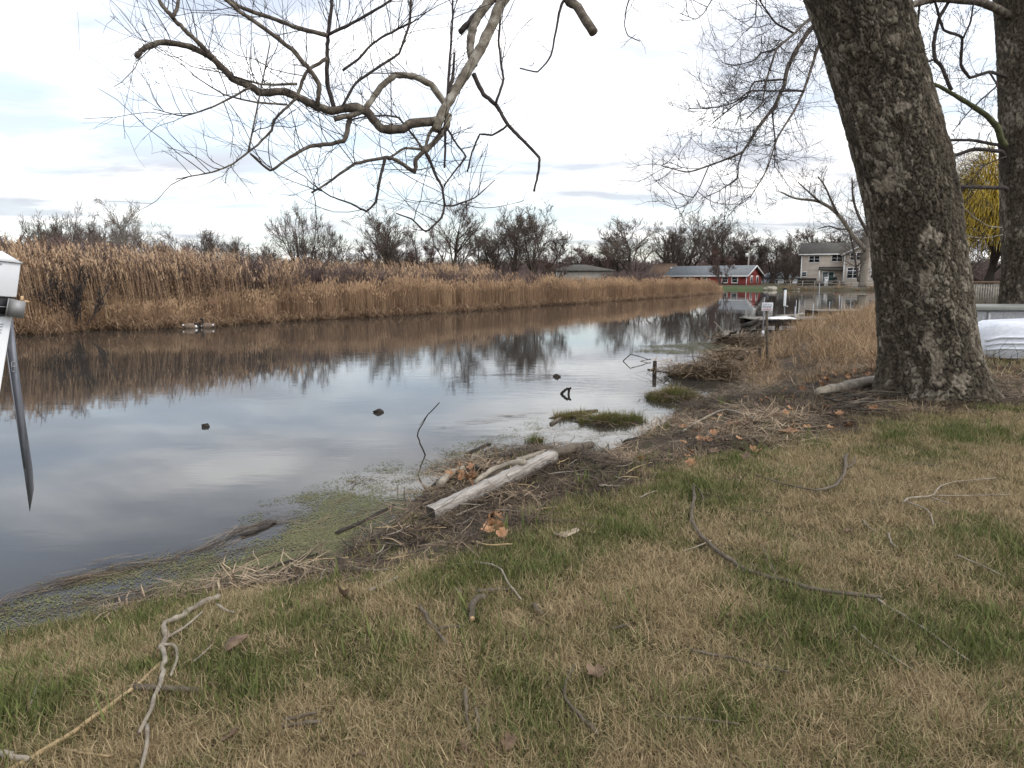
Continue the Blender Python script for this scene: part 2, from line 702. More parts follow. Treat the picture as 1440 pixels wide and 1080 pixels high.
tcn = obj_coord(nt)
f1 = noise(nt, tcn, 9, 8, 0.65)
f2 = noise(nt, tcn, 1.2, 5, 0.6)
mud = ramp(nt, f1, [(0.3, (0.022, 0.015, 0.010)), (0.6, (0.060, 0.042, 0.027)), (0.75, (0.10, 0.072, 0.045))])
turf = ramp(nt, f1, [(0.3, (0.030, 0.026, 0.012)), (0.6, (0.080, 0.066, 0.030)), (0.75, (0.13, 0.10, 0.05))])
c = mixc(nt, attr(nt, 'lawn').outputs['Fac'], mud, turf)
farg = ramp(nt, f2, [(0.3, (0.040, 0.060, 0.016)), (0.7, (0.065, 0.090, 0.026))])
c = mixc(nt, attr(nt, 'fargrass').outputs['Fac'], c, farg)
setc(nt, b, c)
b.inputs['Roughness'].default_value = 0.9
b.inputs['Specular IOR Level'].default_value = 0.25
add_bump(nt, b, noise(nt, tcn, 45, 6, 0.7), 0.6, 0.02)
SOIL = m
g = link('ground', np_mesh('ground', np.stack([gx, gy, gh], -1), [gq], SOIL,
                           {'lawn': lawn.ravel(), 'fargrass': np.clip(fargrass * 2.2, 0, 1).ravel()}, True))
tag(g, kind='structure')

# ---- water
m, nt, b = new_mat('river_water')
tcn = obj_coord(nt)
dark = ramp(nt, noise(nt, tcn, 0.35, 3, 0.5), [(0.3, (0.034, 0.031, 0.027)), (0.7, (0.052, 0.047, 0.040))])
shal = ramp(nt, noise(nt, tcn, 14, 7, 0.7), [(0.3, (0.030, 0.026, 0.018)), (0.7, (0.085, 0.07, 0.045))])
setc(nt, b, mixc(nt, attr(nt, 'shallow').outputs['Fac'], dark, shal))
b.inputs['Roughness'].default_value = 0.025
b.inputs['IOR'].default_value = 1.333
b.inputs['Specular IOR Level'].default_value = 0.5
mpn = nt.nodes.new('ShaderNodeMapping')
mpn.inputs['Scale'].default_value = (0.55, 1.6, 1)
mpn.inputs['Rotation'].default_value = (0, 0, R_(-8))
nt.links.new(tcn, mpn.inputs[0])
r1 = noise(nt, mpn.outputs[0], 2.6, 3, 0.55, 0.3)
r2 = noise(nt, mpn.outputs[0], 9.0, 3, 0.5)
breeze = ramp(nt, noise(nt, tcn, 0.10, 3, 0.5, 0.6), [(0.40, 0.06), (0.66, 1.0)])
hh = math_node(nt, 'ADD', r1, math_node(nt, 'MULTIPLY', r2, 0.16))
hh = math_node(nt, 'MULTIPLY', hh, breeze)
bn = nt.nodes.new('ShaderNodeBump')
bn.inputs['Strength'].default_value = 1.0
bn.inputs['Distance'].default_value = 0.0028
nt.links.new(hh, bn.inputs['Height'])
nt.links.new(bn.outputs[0], b.inputs['Normal'])
WATER = m
wa = np.concatenate([np.linspace(-48, 48, 240), np.linspace(48, 312, 31)[1:-1]]) * math.pi / 180
wr = np.concatenate([[0.5], np.geomspace(1.5, 24, 110), np.geomspace(25, 150, 50)])
A2, R2 = np.meshgrid(wa, wr, indexing='ij')
wx, wy = R2 * np.sin(A2), R2 * np.cos(A2)
wd = sdf(wx, wy)
ni, nj = wx.shape
ii, jj = np.meshgrid(np.arange(ni), np.arange(nj - 1), indexing='ij')
i2 = (ii + 1) % ni
wq = np.stack([ii * nj + jj, i2 * nj + jj, i2 * nj + jj + 1, ii * nj + jj + 1], -1).reshape(-1, 4)
shallow = np.exp(-np.maximum(-wd, 0) / 0.45) * (np.hypot(wx, wy) < 20)
keep = (wd < 1.2)
fk = keep.ravel()[wq].any(1)
w = link('water', np_mesh('water', np.stack([wx, wy, np.full_like(wx, WZ)], -1), [wq[fk]], WATER, {'shallow': shallow.ravel()}, True))
tag(w, kind='structure')

# =================================================================== materials for things
M = {}
M['bark_far'] = mat_noise('bark_far', (0.052, 0.040, 0.033), (0.115, 0.092, 0.076), 3, 0.9, 0, stretch=(1, 1, .3))
M['twig_far'] = mat_noise('twig_far', (0.095, 0.072, 0.058), (0.165, 0.130, 0.105), 1.2, 0.9, 0)
M['twig_pale'] = mat_noise('twig_pale', (0.20, 0.17, 0.14), (0.34, 0.30, 0.25), 1.2, 0.9, 0)
M['twig_red'] = mat_noise('twig_red', (0.085, 0.048, 0.042), (0.15, 0.088, 0.070), 1.2, 0.9, 0)
M['thicket'] = mat_noise('thicket', (0.115, 0.080, 0.070), (0.21, 0.155, 0.135), 0.6, 0.9, 0)
M['limb'] = mat_noise('limb_bark', (0.045, 0.034, 0.026), (0.11, 0.088, 0.068), 12, 0.9, 0.6, 0.01, (1, 1, 1), c3=(0.24, 0.21, 0.16))
M['limb_pale'] = mat_noise('limb_pale', (0.075, 0.06, 0.044), (0.20, 0.17, 0.13), 11, 0.9, 0.5, 0.01, (1, 1, 1), c3=(0.40, 0.37, 0.31))
M['limb_dark'] = mat_noise('limb_dark', (0.030, 0.024, 0.022), (0.075, 0.06, 0.052), 10, 0.9, 0.5, 0.008)
M['limb_moss'] = mat_noise('limb_moss', (0.05, 0.055, 0.02), (0.13, 0.13, 0.06), 8, 0.9, 0.5, 0.01)
M['stick'] = mat_noise('stick', (0.065, 0.050, 0.036), (0.165, 0.135, 0.100), 14, 0.9, 0.7, 0.006)
M['stick_pale'] = mat_noise('stick_pale', (0.17, 0.14, 0.105), (0.37, 0.32, 0.25), 12, 0.85, 0.6, 0.005)
M['stick_dark'] = mat_noise('stick_dark', (0.018, 0.014, 0.011), (0.05, 0.04, 0.03), 12, 0.8, 0.5, 0.004)
M['cane'] = mat_noise('cane', (0.30, 0.21, 0.10), (0.46, 0.34, 0.19), 10, 0.7, 0.2, 0.003)
M['wood_fresh'] = mat_noise('wood_fresh', (0.50, 0.32, 0.16), (0.62, 0.42, 0.24), 20, 0.8, 0.2, 0.002)
M['timber'] = mat_noise('timber', (0.13, 0.11, 0.09), (0.36, 0.32, 0.275), 7, 0.85, 0.9, 0.010, (.8, 9, 9), c3=(0.56, 0.52, 0.46))
M['timber_end'] = mat_noise('timber_end', (0.03, 0.025, 0.02), (0.10, 0.085, 0.07), 20, 0.9, 0.6, 0.01)
M['dock_wood'] = mat_noise('dock_wood', (0.16, 0.145, 0.12), (0.33, 0.30, 0.25), 4, 0.9, 0.5, 0.01)
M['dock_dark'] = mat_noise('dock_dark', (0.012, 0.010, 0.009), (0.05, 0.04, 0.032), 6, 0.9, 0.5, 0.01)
M['white'] = mat_noise('white_paint', (0.66, 0.67, 0.68), (0.82, 0.82, 0.82), 6, 0.5, 0.05, 0.002)
M['trim'] = mat_noise('trim', (0.68, 0.67, 0.64), (0.80, 0.79, 0.77), 2, 0.6, 0)
M['galv'] = mat_noise('galvanised', (0.24, 0.235, 0.23), (0.38, 0.375, 0.37), 16, 0.62, 0.1, 0.002, metal=0.6)
M['pipe'] = mat_noise('pipe', (0.34, 0.35, 0.36), (0.52, 0.53, 0.54), 8, 0.5, 0.0, metal=0.3)
M['steel_dark'] = mat_noise('steel_blade', (0.13, 0.135, 0.15), (0.29, 0.30, 0.33), 9, 0.5, 0.1, 0.002, (1, 1, .4), metal=0.35)
M['black'] = mat_noise('black', (0.008, 0.008, 0.009), (0.02, 0.02, 0.022), 6, 0.6, 0)
M['ink'] = mat_noise('ink', (0.05, 0.06, 0.14), (0.09, 0.10, 0.2), 6, 0.7, 0)
M['ink_red'] = mat_noise('ink_red', (0.35, 0.05, 0.06), (0.45, 0.08, 0.09), 6, 0.7, 0)
M['print_grey'] = mat_noise('print_grey', (0.32, 0.33, 0.34), (0.4, 0.41, 0.42), 6, 0.7, 0)
M['beige'] = mat_noise('beige_siding', (0.52, 0.44, 0.37), (0.60, 0.52, 0.44), 1.2, 0.7, 0)
M['redwall'] = mat_noise('red_siding', (0.17, 0.028, 0.024), (0.24, 0.045, 0.038), 1.5, 0.75, 0)
M['shingle'] = mat_noise('shingle_brown', (0.060, 0.055, 0.046), (0.11, 0.10, 0.085), 2.5, 0.9, 0)
M['shingle_grey'] = mat_noise('shingle_grey', (0.14, 0.15, 0.155), (0.21, 0.22, 0.225), 2.5, 0.9, 0)
M['shingle_rust'] = mat_noise('shingle_rust', (0.11, 0.07, 0.045), (0.17, 0.115, 0.08), 2.5, 0.9, 0)
M['tanwall'] = mat_noise('tan_wall', (0.26, 0.235, 0.20), (0.36, 0.33, 0.28), 1.5, 0.8, 0)
m, nt, b = new_mat('window_glass')
setc(nt, b, (0.012, 0.014, 0.018)); b.inputs['Roughness'].default_value = 0.06
M['glass'] = m
m, nt, b = new_mat('door_glass')
setc(nt, b, (0.05, 0.085, 0.08)); b.inputs['Roughness'].default_value = 0.1
M['glass_green'] = m
M['stone'] = mat_noise('stone', (0.22, 0.19, 0.15), (0.42, 0.38, 0.31), 3, 0.9, 0.5, 0.02)
M['needles'] = mat_plant('needles', (0.014, 0.020, 0.012), (0.045, 0.055, 0.030), trans=0)
M['needles_brown'] = mat_plant('needles_brown', (0.035, 0.035, 0.02), (0.105, 0.085, 0.045), trans=0)
M['willow'] = mat_plant('willow_strands', (0.22, 0.155, 0.020), (0.60, 0.43, 0.07), trans=0.15)
M['leaf'] = mat_noise('dead_leaf', (0.10, 0.048, 0.024), (0.30, 0.155, 0.075), 18, 0.75, 0.4, 0.004, c3=(0.43, 0.26, 0.15))
M['leaf_brown'] = mat_noise('dead_leaf_brown', (0.09, 0.055, 0.036), (0.21, 0.14, 0.092), 18, 0.75, 0.4, 0.004)
M['barkchip'] = mat_noise('bark_chip', (0.24, 0.18, 0.12), (0.45, 0.37, 0.27), 14, 0.85, 0.5, 0.004)


# =================================================================== houses
def zat(py, Y):
    v = (540.0 - py) / FPX
    return CAMZ + Y * (-SP + v * CP) / (CP + v * SP)


def window(parent, x0, x1, z0, z1, y, sashes=2, frame=0.11, transom=0.0, glass='glass', bars=True):
    fr = []
    f = frame
    fr += [box2(x0 - f, x1 + f, y - 0.09, y + 0.04, z1, z1 + f), box2(x0 - f, x1 + f, y - 0.11, y + 0.04, z0 - f, z0),
           box2(x0 - f, x0, y - 0.088, y + 0.04, z0, z1), box2(x1, x1 + f, y - 0.088, y + 0.04, z0, z1)]
    for i in range(1, sashes):
        xm = x0 + (x1 - x0) * i / sashes
        fr.append(box2(xm - f * 0.55, xm + f * 0.55, y - 0.086, y + 0.04, z0, z1))
    if bars:
        zm = (z0 + z1) / 2 - (transom / 2 if transom else 0)
        fr.append(box2(x0, x1, y - 0.05, y + 0.03, zm - 0.022, zm + 0.022))
    if transom:
        fr.append(box2(x0, x1, y - 0.075, y + 0.04, z1 - transom - f * .5, z1 - transom + f * .5))
    w_ = part('window', fr, M['trim'], parent)
    for i in range(sashes):
        a0 = x0 + (x1 - x0) * i / sashes; a1 = x0 + (x1 - x0) * (i + 1) / sashes
        part('pane', box2(a0 + 0.03, a1 - 0.03, y - 0.03, y + 0.02, z0 + 0.01, z1 - 0.01), M[glass], w_)
    return w_


# ---- beige two-storey house
Yb = 130.0
px0 = 1125.0
Xb = ray(px0, 400)[0] / ray(px0, 400)[1] * Yb
th = math.atan2((1180 - 720) / 1000 * Yb / CP, Yb)
kx = 1.0 / (math.hypot(Xb, Yb) / Yb ** 2 * 1000 * 1.02)      # metres per photo pixel along the front
base_z = zat(401.5, Yb)
hb = empty('beige_house', (Xb, Yb, base_z), -th)
def lx(px): return (px - px0) * kx
def lz(py): return zat(py, Yb) - base_z
ze, zr = lz(357.2), lz(342.6)
W1, W2 = lx(1184), lx(1256)
part('wall', [box2(0, W1, 0, 8.0, -1.2, ze), prism([(0.003, ze), (W1, ze), (W1, ze + .01), (0.003, ze + .01)], 0.003, 7.99)], M['beige'], hb)
wing_peak = (W1 + W2) / 2
part('wing_wall', prism([(W1 - 0.002, -1.2), (W2, -1.2), (W2, ze - .1), (wing_peak, zr + .15), (W1 - 0.002, ze - .1)], -1.5, 7.7), M['beige'], hb)
# siding courses
sid = []
for k in range(int(ze / 0.22)):
    sid.append(box2(0.02, W1 - 0.02, -0.014, 0.01, k * 0.22 + 0.0, k * 0.22 + 0.20))
    sid.append(box2(W1 + 0.02, W2 - 0.02, -1.514, -1.49, k * 0.22 + 0.0, k * 0.22 + 0.20))
part('siding', sid, M['beige'], hb)
v, f = prism([(-0.5, ze - 0.22), (4.0, zr), (8.5, ze - .22), (8.5, ze - 0.02), (4.0, zr + 0.22), (-0.5, ze - 0.02)], -0.5, W1 + 4.5)
v = np.stack([v[:, 1], v[:, 0], v[:, 2]], 1)
f = [q[:, ::-1] for q in f]
rf = part('roof', (v, f), M['shingle'], hb)
part('chimney', [box2(wing_peak - 2.6, wing_peak - 2.0, 4.0, 4.6, zr - .3, zr + 0.75)], M['stone'], rf)
part('wing_roof', prism([(W1 - .5, ze - .45), (wing_peak, zr + .16), (W2 + .5, ze - .45), (W2 + .5, ze - .25), (wing_peak, zr + .40), (W1 - .5, ze - .25)], -1.9, 7.9), M['shingle'], hb)
part('gable_trim', prism([(W1 - .52, ze - .52), (wing_peak, zr + .10), (W2 + .52, ze - .52), (W2 + .52, ze - .25), (wing_peak, zr + .37), (W1 - .52, ze - .25)], -1.97, -1.9), M['trim'], hb)
part('gutter', box2(-.5, W1 - .5, -.62, -.50, ze - .22, ze - 0.03), M['trim'], hb)
part('corner_board', [box2(-0.03, 0.14, -0.04, 0.05, -0.4, ze - .2)], M['trim'], hb)
part('corner_board', [box2(W1 - .02, W1 + .15, -1.54, -1.48, -0.4, ze - .4)], M['trim'], hb)
window(hb, lx(1136), lx(1150), lz(369), lz(360.5), 0)
window(hb, lx(1167.5), lx(1181.5), lz(368), lz(359), 0)
window(hb, lx(1127), lx(1133), lz(388.5), lz(383), 0, 1)
window(hb, lx(1192.5), lx(1207.5), lz(366.5), lz(357), -1.5)
window(hb, lx(1225), lx(1239), lz(366), lz(357), -1.5)
window(hb, lx(1189.5), lx(1204.5), lz(391), lz(377.5), -1.5, 2, transom=0.45)
window(hb, lx(1221), lx(1236), lz(391), lz(377.5), -1.5, 2, transom=0.45)
d_ = window(hb, lx(1156.5), lx(1171), lz(396.5), lz(383), 0, 2, 0.2, glass='glass_green', bars=False)
d_.name = 'patio_door'
mun = []
for i in range(1, 4):
    xx = lx(1156.5) + (lx(1163.5) - lx(1156.5)) * i / 4
    mun.append(box2(xx - .02, xx + .02, -.05, -.031, lz(396.5), lz(383)))
for i in range(1, 5):
    zz = lz(396.5) + (lz(383) - lz(396.5)) * i / 5
    mun.append(box2(lx(1156.5), lx(1163.5), -.054, -.0305, zz - .02, zz + .02))
part('muntin', mun, M['trim'], d_)
v, f = prism([(-1.6, lz(379)), (0.0, lz(375.6)), (0.0, lz(376.6)), (-1.6, lz(380))], lx(1150), lx(1184))
v = np.stack([v[:, 1], v[:, 0], v[:, 2]], 1)
part('porch_roof', (v, [q[:, ::-1] for q in f]), M['shingle'], hb)
part('porch_post', box2(lx(1151), lx(1152.3), -1.5, -1.3, lz(397), lz(380)), M['trim'], hb)
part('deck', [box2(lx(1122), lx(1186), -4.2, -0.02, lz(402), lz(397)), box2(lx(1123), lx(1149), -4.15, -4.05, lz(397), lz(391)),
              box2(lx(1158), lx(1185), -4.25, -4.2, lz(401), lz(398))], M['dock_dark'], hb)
part('planter_post', [box2(lx(1160), lx(1164.5), -4.5, -4.26, lz(403), lz(391.5)), box2(lx(1159), lx(1165.5), -4.6, -4.2, lz(391.5), lz(390))], M['trim'], hb)
part('grill', [box2(lx(1171), lx(1177), -3.6, -3.1, lz(397), lz(392)), prism([(lx(1171), lz(392)), (lx(1177), lz(392)), (lx(1176), lz(389)), (lx(1172), lz(389))], -3.6, -3.1)], M['black'], hb)
tag(hb, 'two-storey beige house with white framed windows and brown roof across the water', 'house')

# ---- red ranch house
Yr = 135.0
cz = zat(403, Yr)
Xr = aty(1050, 400, Yr)[0]
gd_ = np.array([0.67, 0.742]); ld = np.array([-0.742, 0.67])
hr = empty('red_house', (Xr, Yr, cz), math.atan2(-ld[1], -ld[0]))      # local +x runs right along the long wall, towards the corner at 0
eh = zat(387, Yr) - cz; rh = zat(376, Yr) - cz + 0.35
LL, GG = 17.0, 6.6
part('wall', [box2(-LL, 0, 0, GG, -0.8, eh)], M['redwall'], hr)
v, f = prism([(0, eh - .001), (GG, eh - .001), (GG / 2, rh - .15)], -0.25, -0.002)
v = np.stack([v[:, 1], v[:, 0], v[:, 2]], 1)
part('gable_wall', (v, [q[:, ::-1] for q in f]), M['redwall'], hr)
v, f = prism([(-.5, eh - .25), (GG / 2, rh - .12), (GG + .5, eh - .25), (GG + .5, eh - .07), (GG / 2, rh + .1), (-.5, eh - .07)], -LL - .4, .4)
v = np.stack([v[:, 1], v[:, 0], v[:, 2]], 1)
rr = part('roof', (v, [q[:, ::-1] for q in f]), M['shingle_grey'], hr)
part('vent', box2(-4.0, -3.7, 2.2, 2.5, rh - .5, rh + .25), M['galv'], rr)
v, f = prism([(-.55, eh - .32), (GG / 2, rh - .2), (GG + .55, eh - .32), (GG + .55, eh - .06), (GG / 2, rh + .11), (-.55, eh - .06)], .4, .47)
v = np.stack([v[:, 1], v[:, 0], v[:, 2]], 1)
part('rake_board', (v, [q[:, ::-1] for q in f]), M['trim'], hr)
part('gutter', box2(-LL - .4, .4, -.62, -.5, eh - .28, eh - .06), M['trim'], hr)
part('downspout', box2(-.12, .0, -.12, -.02, 0, eh - .2), M['trim'], hr)
for a0, a1 in ((-2.9, -1.9), (-4.9, -3.9), (-9.2, -8.2), (-13.0, -12.0)):
    window(hr, a0, a1, eh - 1.35, eh - .42, 0, 1, 0.16)
for yc in (2.0, 4.6):
    wv, wf = join([box2(-.02, .06, yc - .45, yc + .45, eh - 1.5, eh - .05), ])
    wn = part('window', (wv, wf), M['trim'], hr)
    part('pane', box2(.02, .075, yc - .28, yc + .28, eh - 1.32, eh - .25), M['glass'], wn)
part('foundation_shrub', [box2(-2.4, -1.0, -.9, -.1, -.05, .45), box2(-5.6, -4.3, -.9, -.1, -.05, .5)], M['needles'], hr, 0.15)
tag(hr, 'low red ranch house with a grey roof and white gable trim by the water', 'house')


def simple_house(name, label, pxl, pxr, pyb, pye, pyr, Y, wall, roof, over=.4, wins=(), hip=0.0):
    xl = aty(pxl, 400, Y)[0]; xr = aty(pxr, 400, Y)[0]
    z0 = zat(pyb, Y)
    h = empty(name, (xl, Y, z0), 0)
    e = zat(pye, Y) - z0; r = zat(pyr, Y) - z0
    W = xr - xl
    part('wall', box2(0, W, 0, 8, -.6, e), M[wall], h)
    v = np.array([(-over, -over, e - .1), (W + over, -over, e - .1), (W + over, 8 + over, e - .1), (-over, 8 + over, e - .1),
                  (hip, 4, r), (W - hip, 4, r), (-over, -over, e + .06), (W + over, -over, e + .06), (W + over, 8 + over, e + .06), (-over, 8 + over, e + .06)], float)
    f4 = np.array([[6, 7, 5, 4], [8, 9, 4, 5], [3, 2, 1, 0], [0, 1, 7, 6], [1, 2, 8, 7], [2, 3, 9, 8], [3, 0, 6, 9]])
    f3 = np.array([[7, 8, 5], [9, 6, 4]])
    rf = part('roof', (v, [f4, f3]), M[roof], h)
    for (a, b_, c_, d__) in wins:
        window(h, aty(a, 400, Y)[0] - xl, aty(b_, 400, Y)[0] - xl, zat(c_, Y) - z0, zat(d__, Y) - z0, 0, 1, 0.12)
    tag(h, label, 'house')
    return h, rf


simple_house('tan_house', 'long low tan house with two small windows behind the cattails', 772, 862, 398, 380.5, 371.5, 128, 'tanwall', 'shingle',
             wins=((778, 782, 386, 381.8), (792, 796, 386, 381.8)), hip=4.5)
h, rf = simple_house('brown_roof_house', 'house with a steep rust-brown roof and two skylights beside the red house', 919, 962, 404, 388, 370, 150, 'redwall', 'shingle_rust', hip=1.0)
for pxs in (944.5, 950):
    Yk = 151.6
    xk = aty(pxs, 377, Yk)[0] - h.location.x
    part('skylight', box(xk, 1.55, zat(377.3, Yk) - h.location.z, .5, .2, .45), M['trim'], rf)
simple_house('grey_bungalow', 'small white and blue-grey bungalow half hidden behind bare trees', 1083, 1124, 404, 391, 382, 170, 'white', 'shingle_grey',
             wins=((1090, 1094, 398, 394), (1105, 1110, 398, 394)), hip=1.5)

# ---- utility pole
up = empty('utility_pole', (*aty(1051, 400, 150)[:2], zat(402, 150)))
part('pole', tubes(np.array([[[0, 0, -1], [0, 0, zat(352, 150) - up.location.z]]]), np.array([[.2, .14]]), 8), M['tanwall'], up)
part('transformer', tubes(np.array([[[-.4, 0, zat(361, 150) - up.location.z], [-.4, 0, zat(356, 150) - up.location.z]]]), np.array([[.28, .28]]), 10), M['trim'], up)
part('crossarm', box(0, 0, zat(353, 150) - up.location.z, 1.8, .12, .14), M['dock_wood'], up)
tag(up, 'wooden utility pole with a pale transformer rising behind the red house', 'utility pole')

# ---- far bank: seawall, rail, boulders
fw = empty('far_seawall', (*atz(1120, 406.5, 0)[:2], 0))
fw.location = (44.5, 113.6, WZ)
part('wall', box2(0, 16, 0, .35, -1, .55), M['dock_wood'], fw)
part('cap', box2(-.1, 16.1, -.06, .41, .55, .66), M['stone'], fw)
tag(fw, 'weathered timber seawall along the far bank below the beige house', 'seawall')
fr = empty('far_railing', (43.5, 117.5, 0.05))
for i in range(9):
    part('post', box2(i * 2.0, i * 2.0 + .12, 0, .12, -.3, 1.05), M['dock_wood'], fr)
for zz in (.5, .95):
    part('rail', box2(0, 16.1, .03, .09, zz, zz + .1), M['dock_wood'], fr)
tag(fr, 'low grey wooden railing in front of the beige house', 'railing')
rng = np.random.default_rng(5)
for i, (px, py, s) in enumerate([(1077, 406, .45), (1085, 406.5, .7), (1116, 404, .25), (1122, 404, .28), (1108, 404, .22), (1146, 405, .2)]):
    c = aty(px, py, 112.8)
    uu, vv = np.meshgrid(np.linspace(0, 2 * math.pi, 13)[:-1], np.linspace(0.05, math.pi - .05, 8), indexing='ij')
    rr = s * (1 + .25 * np.sin(uu * 2 + i) * np.sin(vv * 2)) * (1 + rng.normal(0, .05, uu.shape))
    v = np.stack([rr * 1.3 * np.sin(vv) * np.cos(uu), rr * np.sin(vv) * np.sin(uu), rr * .6 * np.cos(vv)], -1)
    a, b_ = np.meshgrid(np.arange(12), np.arange(7), indexing='ij')
    q = np.stack([a * 8 + b_, a * 8 + b_ + 1, (a + 1) % 12 * 8 + b_ + 1, (a + 1) % 12 * 8 + b_], -1).reshape(-1, 4)
    o = part('boulder', (v.reshape(-1, 3), [q]), M['stone'], None, 0, True)
    o.location = (c[0], 112.8, WZ + s * .25)
    tag(o, 'pale boulder lying at the foot of the far bank', 'boulder', 'boulders on the far bank')

# ---- picket fence in front of the willow
pf = empty('picket_fence', (*aty(1328, 425, 46)[:2], 0))
zf0 = gz(pf.location.x, 46); pf.location.z = zf0
top = zat(399, 46) - zf0
pk = []
rng = np.random.default_rng(9)
wid = aty(1480, 400, 46)[0] - pf.location.x
for i in range(int(wid / .16)):
    hh_ = top * (1 + rng.normal(0, .02))
    pk.append(box2(i * .16, i * .16 + .11, 0, .02, -.1, hh_))
o = part('pickets', pk, M['dock_wood'], pf); o['kind'] = 'stuff'
for zz in (.3, top - .3):
    part('rail', box2(0, wid, .022, .07, zz, zz + .09), M['dock_wood'], pf)
tag(pf, 'weathered grey picket fence below the yellow willow', 'fence')
part('top_rail', box2(0, wid, -.04, .06, top + .02, top + .16), M['shingle_rust'], pf)

# =================================================================== docks
def dock(name, label, x0, x1, y0, y1, ztop, rz, legs):
    d = empty(name, (x0, y0, WZ), rz)
    W, D = x1 - x0, y1 - y0
    zt = ztop - WZ
    nb = int(W / .15)
    for i in range(nb):
        o = part('plank', box2(i * .15, i * .15 + .135, 0, D, zt - .04 + (i % 3) * .006, zt + (i % 3) * .006), M['dock_wood'], d)
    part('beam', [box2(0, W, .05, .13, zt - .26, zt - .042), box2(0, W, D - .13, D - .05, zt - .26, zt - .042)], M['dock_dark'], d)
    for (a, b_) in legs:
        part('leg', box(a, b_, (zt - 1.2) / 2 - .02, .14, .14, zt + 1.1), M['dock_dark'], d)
    tag(d, label, 'dock')
    return d


p = aty(1066, 449, 27.5)
da = dock('old_dock', 'old sagging wooden dock with a white sheet and loose boards on it', p[0], p[0] + 3.2, 27.4, 29.2, p[2], R_(6),
          [(.15, .1), (1.6, .1), (3.0, .1), (.15, 1.7), (1.6, 1.7), (3.0, 1.7)])
p2 = aty(1046, 456, 27.6)
rp = empty('dock_ramp', (0, 0, 0))
a3 = aty(1043, 459, 27.2); b3 = aty(1068, 450, 27.6)
part('slab', tubes(np.array([[a3, (a3 + b3) / 2 + [0, 0, -.03], b3]]), np.array([[.09, .1, .08]]), 6), M['dock_dark'], rp)
part('prop', tubes(np.array([[aty(1050, 463, 27.3), aty(1075, 453, 27.4)]]), np.array([[.05, .05]]), 6), M['dock_dark'], rp)
part('prop', tubes(np.array([[aty(1064, 466, 27.3), aty(1068, 450, 27.5)]]), np.array([[.07, .07]]), 6), M['dock_dark'], rp)
tag(rp, 'broken dark beam hanging off the end of the old dock', 'beam')
p = aty(1150, 436.5, 38)
dock('far_dock', 'grey plank dock standing behind the mound of dry grass', p[0], p[0] + 4.2, 37.6, 39.4, p[2], R_(4),
     [(.15, .1), (1.4, .1), (2.8, .1), (4.0, .1), (.15, 1.7), (2.8, 1.7)])
# crumpled white sheet lying on the old dock
uu, vv = np.meshgrid(np.linspace(0, 1, 22), np.linspace(0, 1, 12), indexing='ij')
c0 = aty(1079, 449, 27.9)
zs = .10 * np.sin(math.pi * np.clip(uu, 0, 1)) * np.sin(math.pi * vv) * (0.5 + fbm(uu * 4, vv * 4, 3, 3))
shx = np.stack([c0[0] + uu * 1.2 + .05 * np.sin(vv * 5), 27.55 + vv * .8 + uu * .12, c0[2] + .02 + zs], -1)
a, b_ = np.meshgrid(np.arange(21), np.arange(11), indexing='ij')
q = np.stack([a * 12 + b_, (a + 1) * 12 + b_, (a + 1) * 12 + b_ + 1, a * 12 + b_ + 1], -1).reshape(-1, 4)
o = part('white_tarp', (shx.reshape(-1, 3), [q]), M['white'], None, 0, True)
tag(o, 'crumpled white tarp lying on the old dock', 'tarp')
o.modifiers.new('thick', 'SOLIDIFY').thickness = .012
for i, (xa, ya, xb, yb) in enumerate([(1092, 445, 1116, 444), (1098, 446, 1125, 446), (1104, 447.5, 1130, 441)]):
    o = part('loose_board', tubes(np.array([[aty(xa, ya, 28.2 + i * .25), aty(xb, yb, 28.6 + i * .25)]]), np.array([[.06, .06]]), 4), M['dock_wood'])
    tag(o, 'loose grey board lying across the old dock', 'board', 'boards on the old dock')
# pipes standing by the docks
for (px, yt, yb, Y, r) in [(1118.5, 431, 447, 28.6, .018), (1144, 427, 446, 30, .014), (1120, 422, 446, 30.2, .012), (1152.5, 398, 446, 31, .01), (1181, 415, 436, 38.3, .02), (1212, 430, 446, 38, .018), (1167, 424, 437, 38.3, .015)]:
    t_ = aty(px, yt, Y); b3 = aty(px - 1, yb, Y)
    b3[2] = min(b3[2], WZ - .3)
    pts = np.array([[b3, (b3 + t_) / 2, t_]])
    o = part('dock_pipe', tubes(pts, np.array([[r] * 3]), 6), M['pipe'])
    tag(o, 'thin grey metal pipe standing upright beside the docks', 'pipe', 'pipes by the docks')
wp = empty('white_marker', aty(1104.5, 447, 29.6))
t_ = aty(1103, 407.5, 29.6) - np.array(wp.location); m_ = aty(1103.6, 430, 29.6) - np.array(wp.location); b3 = np.array([0, 0, -.6])
part('pole', tubes(np.array([[b3, m_ + [0, .03, 0], t_ * .9 + m_ * .1]]), np.array([[.022, .022, .022]]), 8), M['pipe'], wp)
part('board', box((t_[0] + m_[0]) / 2, -.05, (t_[2] + m_[2]) / 2, .095, .05, t_[2] - m_[2]), M['white'], wp, .006)
part('cap', box(t_[0], -.02, t_[2] + .035, .13, .12, .07), M['black'], wp)
part('clamp', box(m_[0] + .03, -.03, m_[2] - .02, .16, .1, .05), M['galv'], wp)
tag(wp, 'tall white board with a dark cap on a pipe beside the old dock', 'marker')

